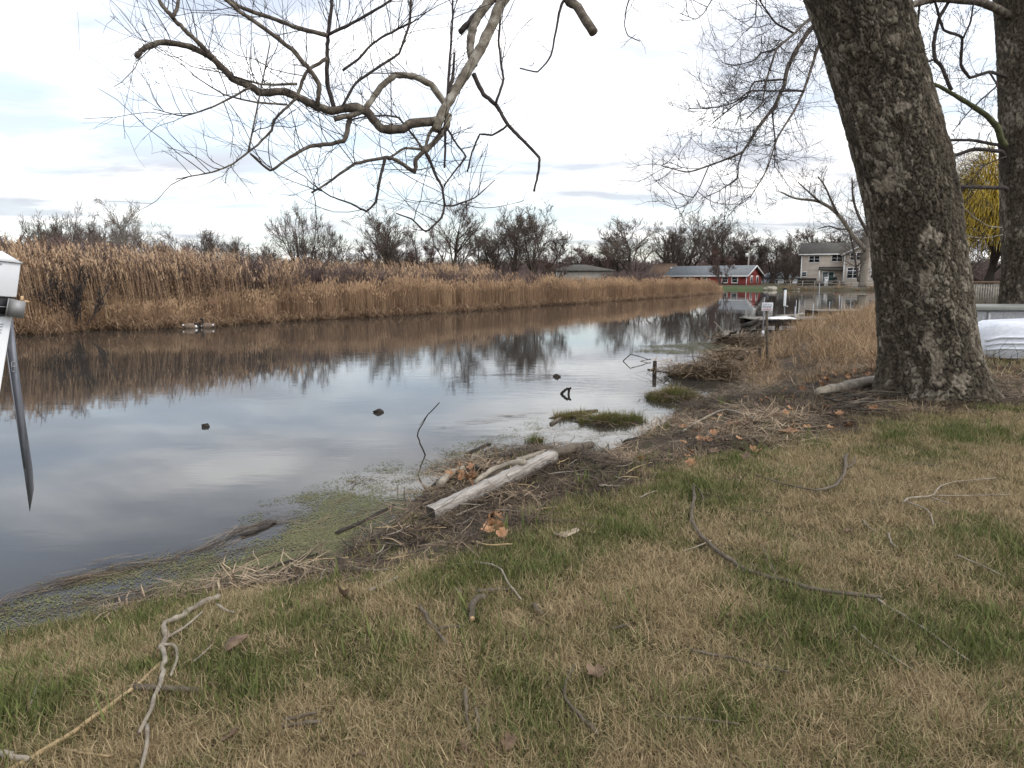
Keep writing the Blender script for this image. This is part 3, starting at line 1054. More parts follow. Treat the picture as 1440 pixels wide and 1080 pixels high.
# =================================================================== the sign by the bank
b0 = ground(1080, 513)
sg = empty('bank_sign', b0)
def rel(px, py, Y): return aty(px, py, Y) - b0
Ys = b0[1]
part('post', tubes(np.array([[np.array([0, 0, -.3]), rel(1078.7, 470, Ys), rel(1077.8, 432, Ys)]]), np.array([[.035, .033, .03]]), 8), M['stick'], sg)
sx0, sx1 = rel(1070, 437, Ys)[0], rel(1085.5, 437, Ys)[0]
sz0, sz1 = rel(1077, 437, Ys)[2], rel(1077, 425.5, Ys)[2]
pn = part('panel', box2(sx0, sx1, -.055, -.04, sz0, sz1), M['white'], sg, .003)
W, H = sx1 - sx0, sz1 - sz0
rows = [(0.82, .11, 10, 'ink'), (0.52, .27, 7, 'ink'), (0.18, .20, 8, 'ink_red')]
rng = np.random.default_rng(3)
for (fy, fh, n, mk) in rows:
    bars = []
    for i in range(n):
        xa = sx0 + W * (.10 + .80 * i / n); ww = W * .80 / n * .72
        zc = sz0 + H * fy
        if i % 2 == 0:
            bars.append(box2(xa, xa + ww * .35, -.058, -.0551, zc - H * fh / 2, zc + H * fh / 2))
            bars.append(box2(xa + ww * .36, xa + ww, -.0585, -.0552, zc + H * fh * .2, zc + H * fh / 2))
        else:
            bars.append(box2(xa, xa + ww, -.058, -.0551, zc - H * fh / 2, zc - H * fh * .2))
            bars.append(box2(xa + ww * .3, xa + ww * .65, -.0585, -.0552, zc - H * fh * .19, zc + H * fh / 2))
    part('lettering', bars, M[mk], pn)
tag(sg, 'small white sign with blue and red lettering nailed to a wooden post on the bank', 'sign')
b1 = ground(1072.5, 478)
st = empty('sign_stake', b1)
t_ = aty(1075, 416, b1[1]) - b1
part('stake', tubes(np.array([[np.array([0, 0, -.5]), t_ * .5, t_]]), np.array([[.022, .02, .02]]), 6), M['galv'], st)
part('knob', box(t_[0], 0, t_[2], .05, .05, .07), M['dock_dark'], st)
part('sleeve', tubes(np.array([[np.array([0, 0, -.1]), np.array([.0, 0, .3])]]), np.array([[.045, .04]]), 8), M['white'], st)
tag(st, 'thin grey stake with a white sleeve standing in the shallows behind the sign', 'stake')
for (px, yb, yt, r, lab) in [(1067, 515, 489, .04, 'dark rotten stake in the mud left of the sign post'), (920, 526, 507.5, .045, 'short dark stake standing in open water off the reed heap')]:
    g0 = atz(px, yb)
    t_ = aty(px + 1, yt, g0[1])
    o = part('old_stake', tubes(np.array([[g0 + [0, 0, -.4], (g0 + t_) / 2, t_]]), np.array([[r, r, r * .9]]), 7), M['stick_dark'])
    tag(o, lab, 'stake')
# =================================================================== big trunks with flaking bark
def worley(u, v, seed):
    iu, iv = np.floor(u), np.floor(v)
    F1 = np.full(u.shape, 9.0); F2 = np.full(u.shape, 9.0); ID = np.zeros(u.shape)
    for a in (-1, 0, 1):
        for b in (-1, 0, 1):
            cu, cv = iu + a, iv + b
            pu = cu + _hash(cu, cv, seed); pv = cv + _hash(cu, cv, seed + 1)
            au, av = np.abs(u - pu), np.abs(v - pv)
            d = .55 * np.maximum(au, av) + .45 * np.hypot(au, av) + .18 * np.abs((u - pu) * .6 + (v - pv) * .8)
            closer = d < F1
            F2 = np.where(closer, F1, np.minimum(F2, d))
            ID = np.where(closer, _hash(cu, cv, seed + 2), ID)
            F1 = np.where(closer, d, F1)
    return F1, F2, ID


m, nt, b = new_mat('sycamore_bark')
tcn = obj_coord(nt)
pl = attr(nt, 'plate').outputs['Fac']
fine = noise(nt, tcn, 60, 6, 0.7)
mid = noise(nt, tcn, 6, 5, 0.6)
c = ramp(nt, pl, [(0.0, (0.046, 0.036, 0.028)), (0.45, (0.086, 0.069, 0.052)), (0.8, (0.145, 0.120, 0.090)), (1.0, (0.23, 0.20, 0.155))])
c = mixc(nt, math_node(nt, 'MULTIPLY', mid, 0.55), c, (0.075, 0.066, 0.040))
mpf = nt.nodes.new('ShaderNodeMapping'); mpf.inputs['Scale'].default_value = (11, 11, 2.2); nt.links.new(tcn, mpf.inputs[0])
fur = ramp(nt, noise(nt, mpf.outputs[0], 1.0, 6, 0.7, 0.6), [(0.34, 0.42), (0.52, 1.05), (0.7, 1.3)])
c = mixc(nt, 0.85, c, fur, 'MULTIPLY')
c = mixc(nt, attr(nt, 'pale').outputs['Fac'], c, ramp(nt, mid, [(0.3, (0.24, 0.195, 0.145)), (0.7, (0.40, 0.345, 0.27))]))
c = mixc(nt, attr(nt, 'crack').outputs['Fac'], (0.026, 0.021, 0.017), c)
c = mixc(nt, 0.5, c, ramp(nt, fine, [(0.3, 0.55), (0.7, 1.35)]), 'MULTIPLY')
setc(nt, b, c)
b.inputs['Roughness'].default_value = 0.92
b.inputs['Specular IOR Level'].default_value = 0.15
add_bump(nt, b, fine, 0.9, 0.012)
M['sycamore'] = m


def bark_trunk(path, nth, nz, cw, ch, seed, depth=0.02, roots=(), pale_at=(), flare_h=0.55, flare=0.25, pale_amt=0.5):
    P = crom(path, 12)
    z = np.linspace(P[0, 2], P[-1, 2], nz)
    cxp = np.interp(z, P[:, 2], P[:, 0]); cyp = np.interp(z, P[:, 2], P[:, 1]); rp = np.interp(z, P[:, 2], P[:, 3])
    tht = np.linspace(0, 2 * math.pi, nth, endpoint=False) + math.pi / 2
    Z, TH = np.meshgrid(z, tht, indexing='ij')
    Rr = rp[:, None] * np.ones_like(TH)
    zb = Z - P[0, 2]
    fl = np.exp(-zb / flare_h)
    rootf = np.zeros_like(TH)
    for (a, wdt, amt) in roots:
        dth = np.angle(np.exp(1j * (TH - a)))
        rootf += amt * np.exp(-(dth / wdt) ** 2)
    Rr = Rr * (1 + flare * fl * (0.35 + rootf) + rootf * 0.35 * np.exp(-zb / 0.16))
    Rr *= 1 + 0.05 * np.sin(TH * 3 + Z * .7) + 0.035 * np.sin(TH * 5 - Z * 1.3 + 1)
    U = (TH - math.pi / 2) * rp.mean(); V = Z
    wob = fbm(U * 6, V * 6, seed + 9, 3)
    U2 = U + (wob - .5) * .08 + (fbm(U * 25, V * 25, seed + 12, 2) - .5) * .03; V2 = V + (fbm(U * 6 + 40, V * 6, seed + 8, 3) - .5) * .12 + (fbm(U * 25, V * 25, seed + 13, 2) - .5) * .04
    F1, F2, ID = worley(U2 / cw, V2 / ch, seed)
    G1, G2, ID2 = worley(U2 / (cw * 2.6), V2 / (ch * 3.2), seed + 50)
    crack = sstep(0.02, 0.16, F2 - F1) * (.35 + .65 * sstep(0.01, .12, G2 - G1))
    big = fbm(U * 2.2, V * 1.3, seed + 3, 4)
    pale = sstep(.60, .68, big * .56 + ID * .30 + ID2 * .16) * pale_amt
    X = cxp[:, None] + Rr * np.cos(TH); Y = cyp[:, None] + Rr * np.sin(TH)
    for (qx, qz, sx, sz) in pale_at:
        g_ = np.exp(-((X - qx) / sx) ** 2 - ((Z - qz) / sz) ** 2) * (np.sin(TH) < 0.2)
        pale = np.maximum(pale, .8 * sstep(.35, .75, g_ + (ID - .5) * .75 + (wob - .5) * .9 + (fbm(U * 14, V * 9, seed + 14, 3) - .5) * .7))
    disp = depth * (crack * (0.45 + 0.75 * ID) - 0.5) + depth * .8 * (ID2 - .5) + depth * .5 * (fbm(U * 22, V * 18, seed + 6, 3) - .5)
    disp = disp * (1 - .45 * pale) - pale * depth * .35
    X += disp * np.cos(TH); Y += disp * np.sin(TH)
    plate = np.clip(.15 + .55 * ID + .3 * ID2 + (big - .5) * .9, 0, 1)
    crack = np.maximum(crack, pale * .9)
    k = nth
    a, bb = np.meshgrid(np.arange(nz - 1), np.arange(k), indexing='ij')
    q = np.stack([a * k + bb, a * k + (bb + 1) % k, (a + 1) * k + (bb + 1) % k, (a + 1) * k + bb], -1).reshape(-1, 4)
    return np.stack([X, Y, Z], -1).reshape(-1, 3), q, {'plate': plate.ravel(), 'crack': crack.ravel(), 'pale': pale.ravel()}


# ---- leaning sycamore
TB = ground(1314, 563)
TY = TB[1] + 0.35
rows = []
for (px, py, hw) in [(1318, 566, 70), (1315, 530, 64), (1308, 480, 60), (1297, 400, 58.5), (1284, 320, 58), (1269, 240, 58), (1238, 120, 58.5), (1203, 0, 59.5)]:
    p = aty(px, py, TY)
    rows.append([p[0], p[1], p[2], hw * TY / FPX])
r0 = np.array(rows)
r0[0, 2] = min(r0[0, 2], TB[2]) - 0.15
dtop = (r0[-1] - r0[-3]) / (r0[-1, 2] - r0[-3, 2])
ext = [r0[-1] + dtop * dz * np.array([1, 1, 1, 0]) - np.array([0, 0, 0, .03 * dz]) for dz in (1.2, 2.6, 4.2)]
path1 = np.concatenate([r0, ext])
syc = empty('leaning_sycamore', TB)
off = np.array(TB)
pale_at = []
for (px, py, sx, sy) in [(1302, 480, 7, 22), (1312, 512, 8, 26), (1342, 533, 12, 14), (1260, 432, 8, 22), (1297, 392, 9, 12), (1300, 330, 10, 14), (1252, 260, 12, 18), (1317, 335, 6, 9), (1256, 52, 9, 14), (1266, 150, 8, 7), (1225, 215, 8, 14)]:
    p = aty(px, py, TY - .5)
    pale_at.append((p[0], p[2], sx * TY / 1000, sy * TY / 1000))
v, q, at_ = bark_trunk(path1, 340, 680, .038, .085, 101, .030, roots=((math.pi * 1.02, .5, 1.0), (-.05, .45, 1.3), (-math.pi / 2 - .4, .4, .35), (-math.pi / 2 + .7, .35, .5), (math.pi / 2, .6, .8)), pale_at=pale_at, pale_amt=.45)
part('trunk', (v - off, [q]), M['sycamore'], syc, attrs=at_)


def trunk_at(z, path=path1):
    return np.array([np.interp(z, path[:, 2], path[:, i]) for i in range(3)])


def grow_level(rng, start, d, length, rad0, rad1, n, wander, up, droop=0.0):
    B = len(start)
    P = np.zeros((B, n + 1, 3)); P[:, 0] = start
    D = np.zeros((B, n + 1, 3)); D[:, 0] = d
    d = d.copy()
    for i in range(n):
        d = norm(d + rng.normal(0, wander, (B, 3)) + np.array([0, 0, up]) - np.array([0, 0, droop]) * (i / n))
        P[:, i + 1] = P[:, i] + d * (length / n)[:, None]
        D[:, i + 1] = d
    t = np.linspace(0, 1, n + 1)
    Rr = rad0[:, None] * (1 - t) + rad1[:, None] * t
    return P, D, Rr


def children(rng, P, D, Rr, length, cnt, t0, t1, amin, amax, lf, lfv, rf, minr, long_base=0.45):
    B, n1, _ = P.shape
    c = cnt if np.ndim(cnt) else np.full(B, cnt)
    par = np.repeat(np.arange(B), c)
    t = rng.uniform(t0, t1, len(par))
    x = t * (n1 - 1)
    i = np.minimum(x.astype(int), n1 - 2); f = (x - i)[:, None]
    pos = P[par, i] * (1 - f) + P[par, i + 1] * f
    dd = norm(D[par, i] * (1 - f) + D[par, i + 1] * f)
    rr = Rr[par, i] * (1 - f[:, 0]) + Rr[par, i + 1] * f[:, 0]
    rv = rng.normal(0, 1, (len(par), 3))
    perp = norm(rv - (rv * dd).sum(1, keepdims=True) * dd)
    a = rng.uniform(amin, amax, len(par))[:, None]
    nd = norm(dd * np.cos(a) + perp * np.sin(a))
    L = length[par] * lf * (1 - long_base * t) * (1 + lfv * rng.normal(0, 1, len(par)).clip(-1.5, 1.5))
    r = np.maximum(rr * rf, minr)
    return pos, nd, np.maximum(L, 0.05), r


# ---- the traced limbs over the water: photo polyline, depth at both ends, radius (photo px) at both ends, bark
LIMBS = [
    ('A', [(711, -6), (694, 31), (678, 64), (664, 89), (650, 111), (633, 139), (619, 164), (613, 184)], 7.4, 6.9, 7.2, 6.0, 'limb_pale'),
    ('A2', [(694, -6), (672, 25), (664, 42), (661, 69), (667, 92)], 7.5, 7.2, 6, 5, 'limb_pale'),
    ('A3', [(700, -8), (678, 12), (662, 30), (647, 45)], 7.6, 7.4, 5.5, 4, 'limb_dark'),
    ('B', [(626, 146), (606, 119), (583, 108), (556, 106), (536, 122), (514, 153), (499, 161), (470, 167)], 7.0, 6.6, 4.4, 3.6, 'limb_pale'),
    ('C', [(618, 170), (578, 174), (567, 181), (536, 181), (517, 158), (500, 150), (466, 156), (443, 149), (418, 136), (396, 128), (366, 131), (354, 122), (327, 111), (299, 81), (263, 64), (227, 60), (204, 67), (191, 80)], 6.95, 5.9, 6.5, 3.4, 'limb'),
    ('D', [(299, 81), (277, 58), (257, 39), (243, 25), (230, 10), (219, -8)], 6.1, 6.0, 3.3, 2.6, 'limb'),
    ('D2', [(243, 26), (249, 11), (253, -8)], 6.0, 6.1, 2.6, 2.0, 'limb'),
    ('E', [(446, 148), (449, 119), (432, 94), (410, 69), (374, 42), (338, 17), (308, -8)], 6.5, 6.3, 3.4, 2.6, 'limb'),
    ('F', [(470, 154), (460, 117), (460, 83), (461, 50), (466, 11), (466, -8)], 6.6, 6.8, 3.2, 2.2, 'limb_dark'),
    ('G', [(461, 50), (427, 42), (388, 28), (341, 11), (308, -8)], 6.7, 6.5, 3.0, 2.4, 'limb'),
    ('G2', [(461, 49), (504, 28), (546, 3), (560, -8)], 6.7, 6.9, 2.2, 1.6, 'limb_dark'),
    ('H', [(460, 82), (432, 100), (424, 117), (418, 136), (404, 150), (385, 169), (382, 183), (363, 203), (349, 214), (327, 231), (299, 242), (247, 252)], 6.6, 6.0, 2.6, .8, 'limb'),
    ('I', [(492, 163), (484, 198), (435, 206), (402, 225), (380, 240), (352, 216)], 6.7, 6.3, 3.6, 1.4, 'limb'),
    ('J', [(631, 160), (628, 178), (617, 192), (603, 208), (597, 214)], 7.0, 6.9, 4.6, 3.4, 'limb_pale'),
    ('J2', [(610, 178), (603, 190), (599, 205), (597, 213)], 6.95, 6.9, 2.4, 2.2, 'limb_pale'),
    ('K', [(598, 211), (611, 242), (622, 264), (625, 289), (621, 306), (599, 326), (579, 308), (557, 300)], 6.9, 6.6, 2.4, .9, 'limb_dark'),
    ('K2', [(625, 289), (638, 289), (668, 278), (696, 253)], 6.75, 6.8, 1.5, .6, 'limb_dark'),
    ('L', [(598, 211), (586, 222), (583, 242), (558, 225), (542, 222), (500, 230), (460, 258), (438, 271)], 6.9, 6.4, 3.2, 1.6, 'limb'),
    ('L2', [(542, 222), (536, 244), (528, 284), (515, 297), (493, 286), (465, 276), (438, 258)], 6.6, 6.4, 2.2, .8, 'limb_dark'),
    ('L3', [(598, 211), (570, 208), (545, 224)], 6.9, 6.7, 2.0, 1.6, 'limb'),
    ('M', [(666, 104), (680, 133), (697, 147), (714, 175), (730, 192), (758, 221), (757, 242), (751, 269)], 7.2, 6.9, 3.2, 1.6, 'limb_dark'),
    ('M2', [(714, 175), (708, 181), (692, 190), (675, 189), (664, 214), (657, 242)], 7.0, 6.9, 1.7, 1.1, 'limb_dark'),
    ('M3', [(697, 147), (708, 111), (705, 92), (701, 56), (704, 20), (706, -8)], 7.1, 7.4, 1.8, 1.5, 'limb_dark'),
    ('N', [(800, -8), (812, 10), (835, 46)], 7.8, 7.6, 6.0, 6.0, 'limb'),
    ('N2', [(799, -8), (786, 19), (775, 78), (756, 101), (731, 96)], 7.8, 7.5, 1.9, .9, 'limb_dark'),
    ('O', [(629, 140), (632, 90), (636, 40), (637, -8)], 7.0, 7.2, 2.0, 1.4, 'limb_dark'),
    ('O2', [(631, 132), (637, 105), (639, 75)], 7.0, 7.1, 2.6, 1.6, 'limb_dark'),
    ('P', [(480, 152), (500, 117), (528, 97), (561, 75), (576, 33), (578, -8)], 6.6, 6.9, 1.8, 1.6, 'limb_dark'),
    ('P2', [(482, 99), (504, 83), (521, 64), (536, 53), (575, 33)], 6.7, 6.9, 1.9, 1.5, 'limb_dark'),
    ('Q', [(888, -8), (878, 33), (883, 50), (900, 58)], 7.9, 7.9, 1.0, .6, 'limb_dark'),
    ('S', [(349, 214), (372, 100), (380, 60)], 6.1, 6.3, 1.3, .8, 'limb'),
    ('V', [(354, 122), (300, 150), (258, 163), (215, 153)], 6.1, 5.8, 1.6, .6, 'limb'),
    ('W', [(404, 147), (360, 144), (315, 133), (270, 105)], 6.3, 5.9, 1.5, .7, 'limb'),
    ('X', [(418, 118), (370, 119), (330, 108)], 6.3, 6.1, 1.8, 1.2, 'limb'),
    ('Y', [(628, 178), (640, 200), (655, 220), (640, 240), (624, 262)], 6.9, 6.8, 1.6, 1.0, 'limb_dark'),
    ('Z', [(626, 180), (626, 210), (625, 236)], 6.9, 6.9, 2.0, 1.5, 'limb_dark'),
    ('XA', [(598, 213), (560, 165), (520, 163), (487, 170)], 6.9, 6.7, 1.7, 1.0, 'limb'),
]
rng = np.random.default_rng(12)
world_limbs = []


def limb_world(pts, Y0, Y1, r0_, r1_, jag=0.0):
    L = np.concatenate([[0], np.cumsum(np.hypot(*np.diff(np.array(pts, float), axis=0).T))])
    L /= L[-1]
    out = []
    for (px, py), t in zip(pts, L):
        Y = Y0 + (Y1 - Y0) * t
        p = aty(px, py, Y)
        out.append([*p, (r0_ + (r1_ - r0_) * t) * Y / FPX])
    return np.array(out)


def add_limb(name, W, mat, parent, off, k=8, knob=.06):
    S = kinked(W, 5, .6)
    jr = np.random.default_rng(int(abs(W[0, 2] * 1000)))
    S[1:-1, :3] += jr.normal(0, 1, (len(S) - 2, 3)) * np.minimum(S[1:-1, 3:4], .02) * .12
    S[:, 3] *= 1 + knob * np.random.default_rng(len(W) + int(abs(W[0, 0] * 100))).normal(0, 1, len(S)).clip(-1, 1.6)
    return part(name, tubes(S[None, :, :3] - off, S[None, :, 3], k), M[mat], parent, smooth=True), S


feed = {}
for (nm, pts, Y0, Y1, ra, rb, mt) in LIMBS:
    W = limb_world(pts, Y0, Y1, ra, rb)
    if nm in ('A', 'A2', 'A3', 'N', 'N2', 'Q'):
        zt = {'A': 7.6, 'A2': 7.3, 'A3': 7.0, 'N': 6.6, 'N2': 6.4, 'Q': 6.2}[nm]
        T = trunk_at(zt)
        a_ = W[0, :3]
        pre = []
        for s, lift in ((0, 0), (.35, .75), (.7, .55)):
            p = T * (1 - s) + a_ * s + np.array([0, 0, lift])
            pre.append([*p, max(W[0, 3] * (1.5 - .5 * s), .02)])
        W = np.concatenate([pre, W])
    o, S = add_limb('limb', W, mt, syc, off, 10 if ra > 4 else 6)
    world_limbs.append(S)


def twig_mesh(limbs, rng, dens, L1, L2, upbias, r1, r2, ymin_skip=None, cnt2=4, droop=0.0, cnt3=0):
    n = 15
    PP = np.array([resample(S, n) for S in limbs])
    P, Rr = PP[:, :, :3], PP[:, :, 3]
    D = norm(np.gradient(P, axis=1))
    lens = np.array([np.linalg.norm(np.diff(S[:, :3], axis=0), axis=1).sum() for S in limbs])
    cnt = np.maximum((lens * dens).astype(int), 2)
    pos, nd, L, r = children(rng, P, D, Rr, np.full(len(P), 1.0), cnt, .1, 1.0, .6, 1.4, L1, .45, .5, r1, 0.0)
    nd = norm(nd + np.array([0, 0, upbias]))
    r = np.full(len(r), r1) * rng.uniform(.7, 1.5, len(r))
    P1, D1, R1 = grow_level(rng, pos, nd, L, r, r * .45, 7, .16, .05, droop)
    out = [tubes(P1, R1, 4, False)]
    pos, nd, L, r = children(rng, P1, D1, R1, L, cnt2, .15, 1.0, .4, 1.0, L2, .4, .6, r2, .3)
    P2, D2, R2 = grow_level(rng, pos, nd, L, np.full(len(r), r2), np.full(len(r), r2 * .5), 4, .14, .05, droop)
    out.append(tubes(P2, R2, 3, False))
    if cnt3:
        pos, nd, L, r = children(rng, P2, D2, R2, L, cnt3, .2, 1.0, .4, 1.0, .55, .3, .6, r2 * .8, .3)
        P3, D3, R3 = grow_level(rng, pos, nd, L, np.full(len(r), r2 * .8), np.full(len(r), r2 * .4), 3, .12, .05, droop)
        out.append(tubes(P3, R3, 3, False))
    return join(out)


tl = [S for S, l in zip(world_limbs, LIMBS) if l[0] not in ('A2', 'A3', 'N', 'M', 'M2', 'Q', 'N2', 'A')]
g_ = twig_mesh(tl, rng, 13, .58, .42, .50, .0032, .0019, cnt2=4)
part('twigs', (g_[0] - off, g_[1]), M['limb_dark'], syc)
g_ = twig_mesh([S for S, l in zip(world_limbs, LIMBS) if l[0] in ('M', 'M2', 'N2', 'Q')], rng, 3, .28, .4, .0, .003, .0018, cnt2=2)
part('twigs', (g_[0] - off, g_[1]), M['limb_dark'], syc)
tag(syc, 'massive leaning sycamore with flaking patchy bark and crooked bare limbs over the water', 'tree')

# ---- second sycamore at the edge of the lawn
T2Y = 18.0
g2 = aty(1449, 470, T2Y); g2[2] = gz(g2[0], T2Y)
s2 = empty('upright_sycamore', g2)
off2 = np.array(g2)
rows = []
for (px, py) in [(1449, 480), (1448, 380), (1446, 250), (1444, 120), (1441, 0)]:
    p = aty(px, py, T2Y)
    rows.append([*p, 33 * T2Y / FPX])
r2_ = np.array(rows)
base = r2_[0].copy(); base[2] = g2[2] - .2; base[3] *= 1.15
topd = (r2_[-1] - r2_[-2]) / (r2_[-1, 2] - r2_[-2, 2])
path2 = np.concatenate([[base], r2_[1:], [r2_[-1] + topd * np.array([1, 1, 1, 0]) * 3 - [0, 0, 0, .05]]])
v, q, at_ = bark_trunk(path2, 200, 430, .05, .10, 303, .03, roots=((0, .5, .6), (math.pi, .5, .6), (-math.pi / 2, .5, .5)), pale_amt=.55)
part('trunk', (v - off2, [q]), M['sycamore'], s2, attrs=at_)
LIMBS2 = [
    ([(1418, 22), (1395, 9), (1375, 2), (1320, -2), (1293, 4), (1264, 13), (1200, 24), (1147, 33), (1122, 67), (1107, 97), (1103, 119), (1089, 150), (1067, 178), (1044, 214), (997, 233), (967, 242), (930, 233)], 17.8, 13.0, 5.5, .7, 'limb'),
    ([(1200, 24), (1154, 58), (1142, 92), (1130, 128), (1117, 156), (1094, 192), (1078, 239), (1055, 278)], 15.6, 13.2, 2.6, .6, 'limb'),
    ([(1230, 18), (1180, 10), (1144, 22), (1117, 47), (1092, 69), (1078, 111), (1072, 144), (1050, 167)], 16.0, 13.6, 2.4, .8, 'limb'),
    ([(1130, 128), (1094, 128), (1055, 128), (1033, 144), (1008, 151), (968, 153)], 14.4, 13.2, 1.5, .6, 'limb_dark'),
    ([(1105, 112), (1061, 115), (1050, 136), (1030, 150), (1000, 175)], 14.4, 13.4, 1.4, .6, 'limb_dark'),
    ([(1117, 47), (1092, 33), (1078, 15), (1064, -6)], 15.0, 14.6, 1.5, .9, 'limb_dark'),
    ([(1092, 150), (1086, 158), (1090, 200), (1089, 236)], 14.0, 13.6, 1.2, .7, 'limb_dark'),
    ([(1044, 214), (1038, 232), (1037, 250), (1012, 268), (985, 280)], 13.4, 13.0, 1.2, .5, 'limb_dark'),
    ([(997, 233), (983, 265), (970, 285), (948, 295)], 13.1, 12.9, .9, .4, 'limb_dark'),
    ([(1092, 69), (1070, 75), (1060, 85), (1035, 92), (1015, 88)], 14.8, 14.2, 1.2, .5, 'limb_dark'),
    ([(1064, -6), (1062, 30), (1050, 44)], 14.6, 14.2, .9, .5, 'limb_dark'),
    ([(1004, -6), (990, 18), (978, 27), (955, 18)], 14.0, 13.8, .8, .4, 'limb_dark'),
    ([(1412, 218), (1407, 213), (1369, 210), (1327, 224), (1290, 240)], 17.7, 16.8, 2.9, 1.6, 'limb_dark'),
    ([(1412, 208), (1404, 204), (1364, 197), (1318, 198), (1280, 204)], 17.7, 17.2, 2.3, 1.4, 'limb_dark'),
    ([(1414, 205), (1407, 195), (1402, 178), (1387, 162), (1360, 144), (1338, 131), (1320, 121), (1290, 112)], 17.7, 16.6, 4.4, 2.0, 'limb_moss'),
    ([(1338, 127), (1324, 93), (1315, 84), (1313, 62), (1320, 27), (1333, 4), (1345, -4)], 16.9, 17.2, 2.6, 2.2, 'limb_dark'),
    ([(1415, 108), (1391, 101), (1364, 109), (1351, 91), (1353, 53), (1327, 42), (1318, 13), (1312, -6)], 17.7, 16.8, 2.2, 1.6, 'limb_dark'),
    ([(1416, 268), (1412, 264), (1360, 263), (1334, 260), (1300, 252)], 17.6, 16.6, 2.9, 1.8, 'limb_dark'),
    ([(1360, 263), (1345, 272), (1330, 284)], 17.2, 16.9, 1.6, 1.0, 'limb_dark'),
    ([(1408, 320), (1390, 318), (1368, 304), (1348, 284), (1336, 270)], 17.5, 16.4, .9, .5, 'stick_pale'),
    ([(1410, 330), (1380, 335), (1355, 330), (1340, 318)], 17.5, 16.4, .7, .4, 'stick_pale'),
    ([(1415, 220), (1385, 232), (1368, 252), (1360, 280)], 17.6, 17.0, 1.0, .5, 'limb_dark'),
    ([(1313, 84), (1300, 88), (1285, 92)], 17.0, 16.8, 1.6, 1.2, 'limb_dark'),
    ([(1293, 4), (1291, 30), (1285, 60), (1281, 90)], 16.8, 16.5, 1.6, 1.0, 'limb_dark'),
    ([(1391, 101), (1402, 120), (1380, 140), (1360, 160), (1340, 185)], 17.4, 17.0, 1.3, .6, 'limb_dark'),
    ([(1355, 53), (1365, 30), (1368, 10), (1372, -5)], 17.1, 17.3, 1.4, 1.0, 'limb_dark'),
]
wl2 = []
for (pts, Y0, Y1, ra, rb, mt) in LIMBS2:
    o, S = add_limb('limb', limb_world(pts, Y0, Y1, ra, rb), mt, s2, off2, 7, .06)
    wl2.append(S)
g_ = twig_mesh(wl2[:12], rng, 11, .75, .55, .10, .0052, .0034, cnt2=5, cnt3=2)
part('twigs', (g_[0] - off2, g_[1]), M['limb_dark'], s2)
g_ = twig_mesh(wl2[12:], rng, 9, .60, .5, .2, .006, .0042, cnt2=3, cnt3=2)
part('twigs', (g_[0] - off2, g_[1]), M['limb_dark'], s2)
tag(s2, 'upright sycamore with a dark mottled trunk standing behind the upturned boats', 'tree')


# =================================================================== bare trees beyond the water
def bare_tree(seed, stems=1, spread=.15, H=10, r=.22, up=.05, c1=7, c2=7, c3=6, c4=4, a1=(.5, .95), twig=.013, trunk_bare=.25, wander=.07, l1=.55, lean=(0, 0), c5=0):
    rng = np.random.default_rng(seed)
    st = np.zeros((stems, 3)); st[:, :2] = rng.normal(0, .12 if stems > 1 else 0, (stems, 2))
    st[:, 2] = -.3
    az = rng.uniform(0, 6.28, stems) if stems < 3 else np.arange(stems) * 6.28 / stems + rng.normal(0, .4, stems)
    sp = spread * rng.uniform(.5, 1.3, stems)
    d = np.stack([np.sin(sp) * np.cos(az) + lean[0], np.sin(sp) * np.sin(az) + lean[1], np.cos(sp)], 1)
    L = np.full(stems, H * .8) * rng.uniform(.8, 1.1, stems)
    P0, D0, R0 = grow_level(rng, st, norm(d), L, np.full(stems, r), np.full(stems, r * .18), 10, wander, .03)
    R0[:, 0] *= 1.5; R0[:, 1] *= 1.1
    g = [tubes(P0, R0, 9)]
    pos, nd, L1, r1 = children(rng, P0, D0, R0, L, c1, trunk_bare, 1, a1[0], a1[1], l1, .2, .55, .03, .55)
    P1, D1, R1 = grow_level(rng, pos, nd, L1, r1, r1 * .3, 7, .11, up)
    g.append(tubes(P1, R1, 6))
    pos, nd, L2, r2 = children(rng, P1, D1, R1, L1, c2, .15, 1, .4, .85, .56, .25, .6, .018, .35)
    P2, D2, R2 = grow_level(rng, pos, nd, L2, r2, r2 * .4, 5, .13, up)
    c = [tubes(P2, R2, 4, False)]
    pos, nd, L3, r3 = children(rng, P2, D2, R2, L2, c3, .2, 1, .35, .8, .60, .25, .6, twig * 1.2, .3)
    P3, D3, R3 = grow_level(rng, pos, nd, L3, r3, np.full(len(r3), twig * .8), 4, .14, up)
    c.append(tubes(P3, R3, 3, False))
    pos, nd, L4, r4 = children(rng, P3, D3, R3, L3, c4, .2, 1, .3, .75, .68, .25, .6, twig, .25)
    P4, D4, R4 = grow_level(rng, pos, nd, L4, np.full(len(r4), twig), np.full(len(r4), twig * .6), 2, .14, up)
    c.append(tubes(P4, R4, 3, False))
    allz = np.concatenate([P3[:, :, 2].ravel(), P4[:, :, 2].ravel()])
    allx = np.concatenate([P3[:, :, 0].ravel(), P4[:, :, 0].ravel()])
    return join(g), join(c), np.percentile(allz, 99.5), np.percentile(np.abs(allx), 97)


def tree_proto(bt, barkm, twigm):
    (gt, gc, H, W) = bt
    return np_mesh('trunk', gt[0], gt[1], M[barkm], None, True), np_mesh('crown', gc[0], gc[1], M[twigm]), H, W


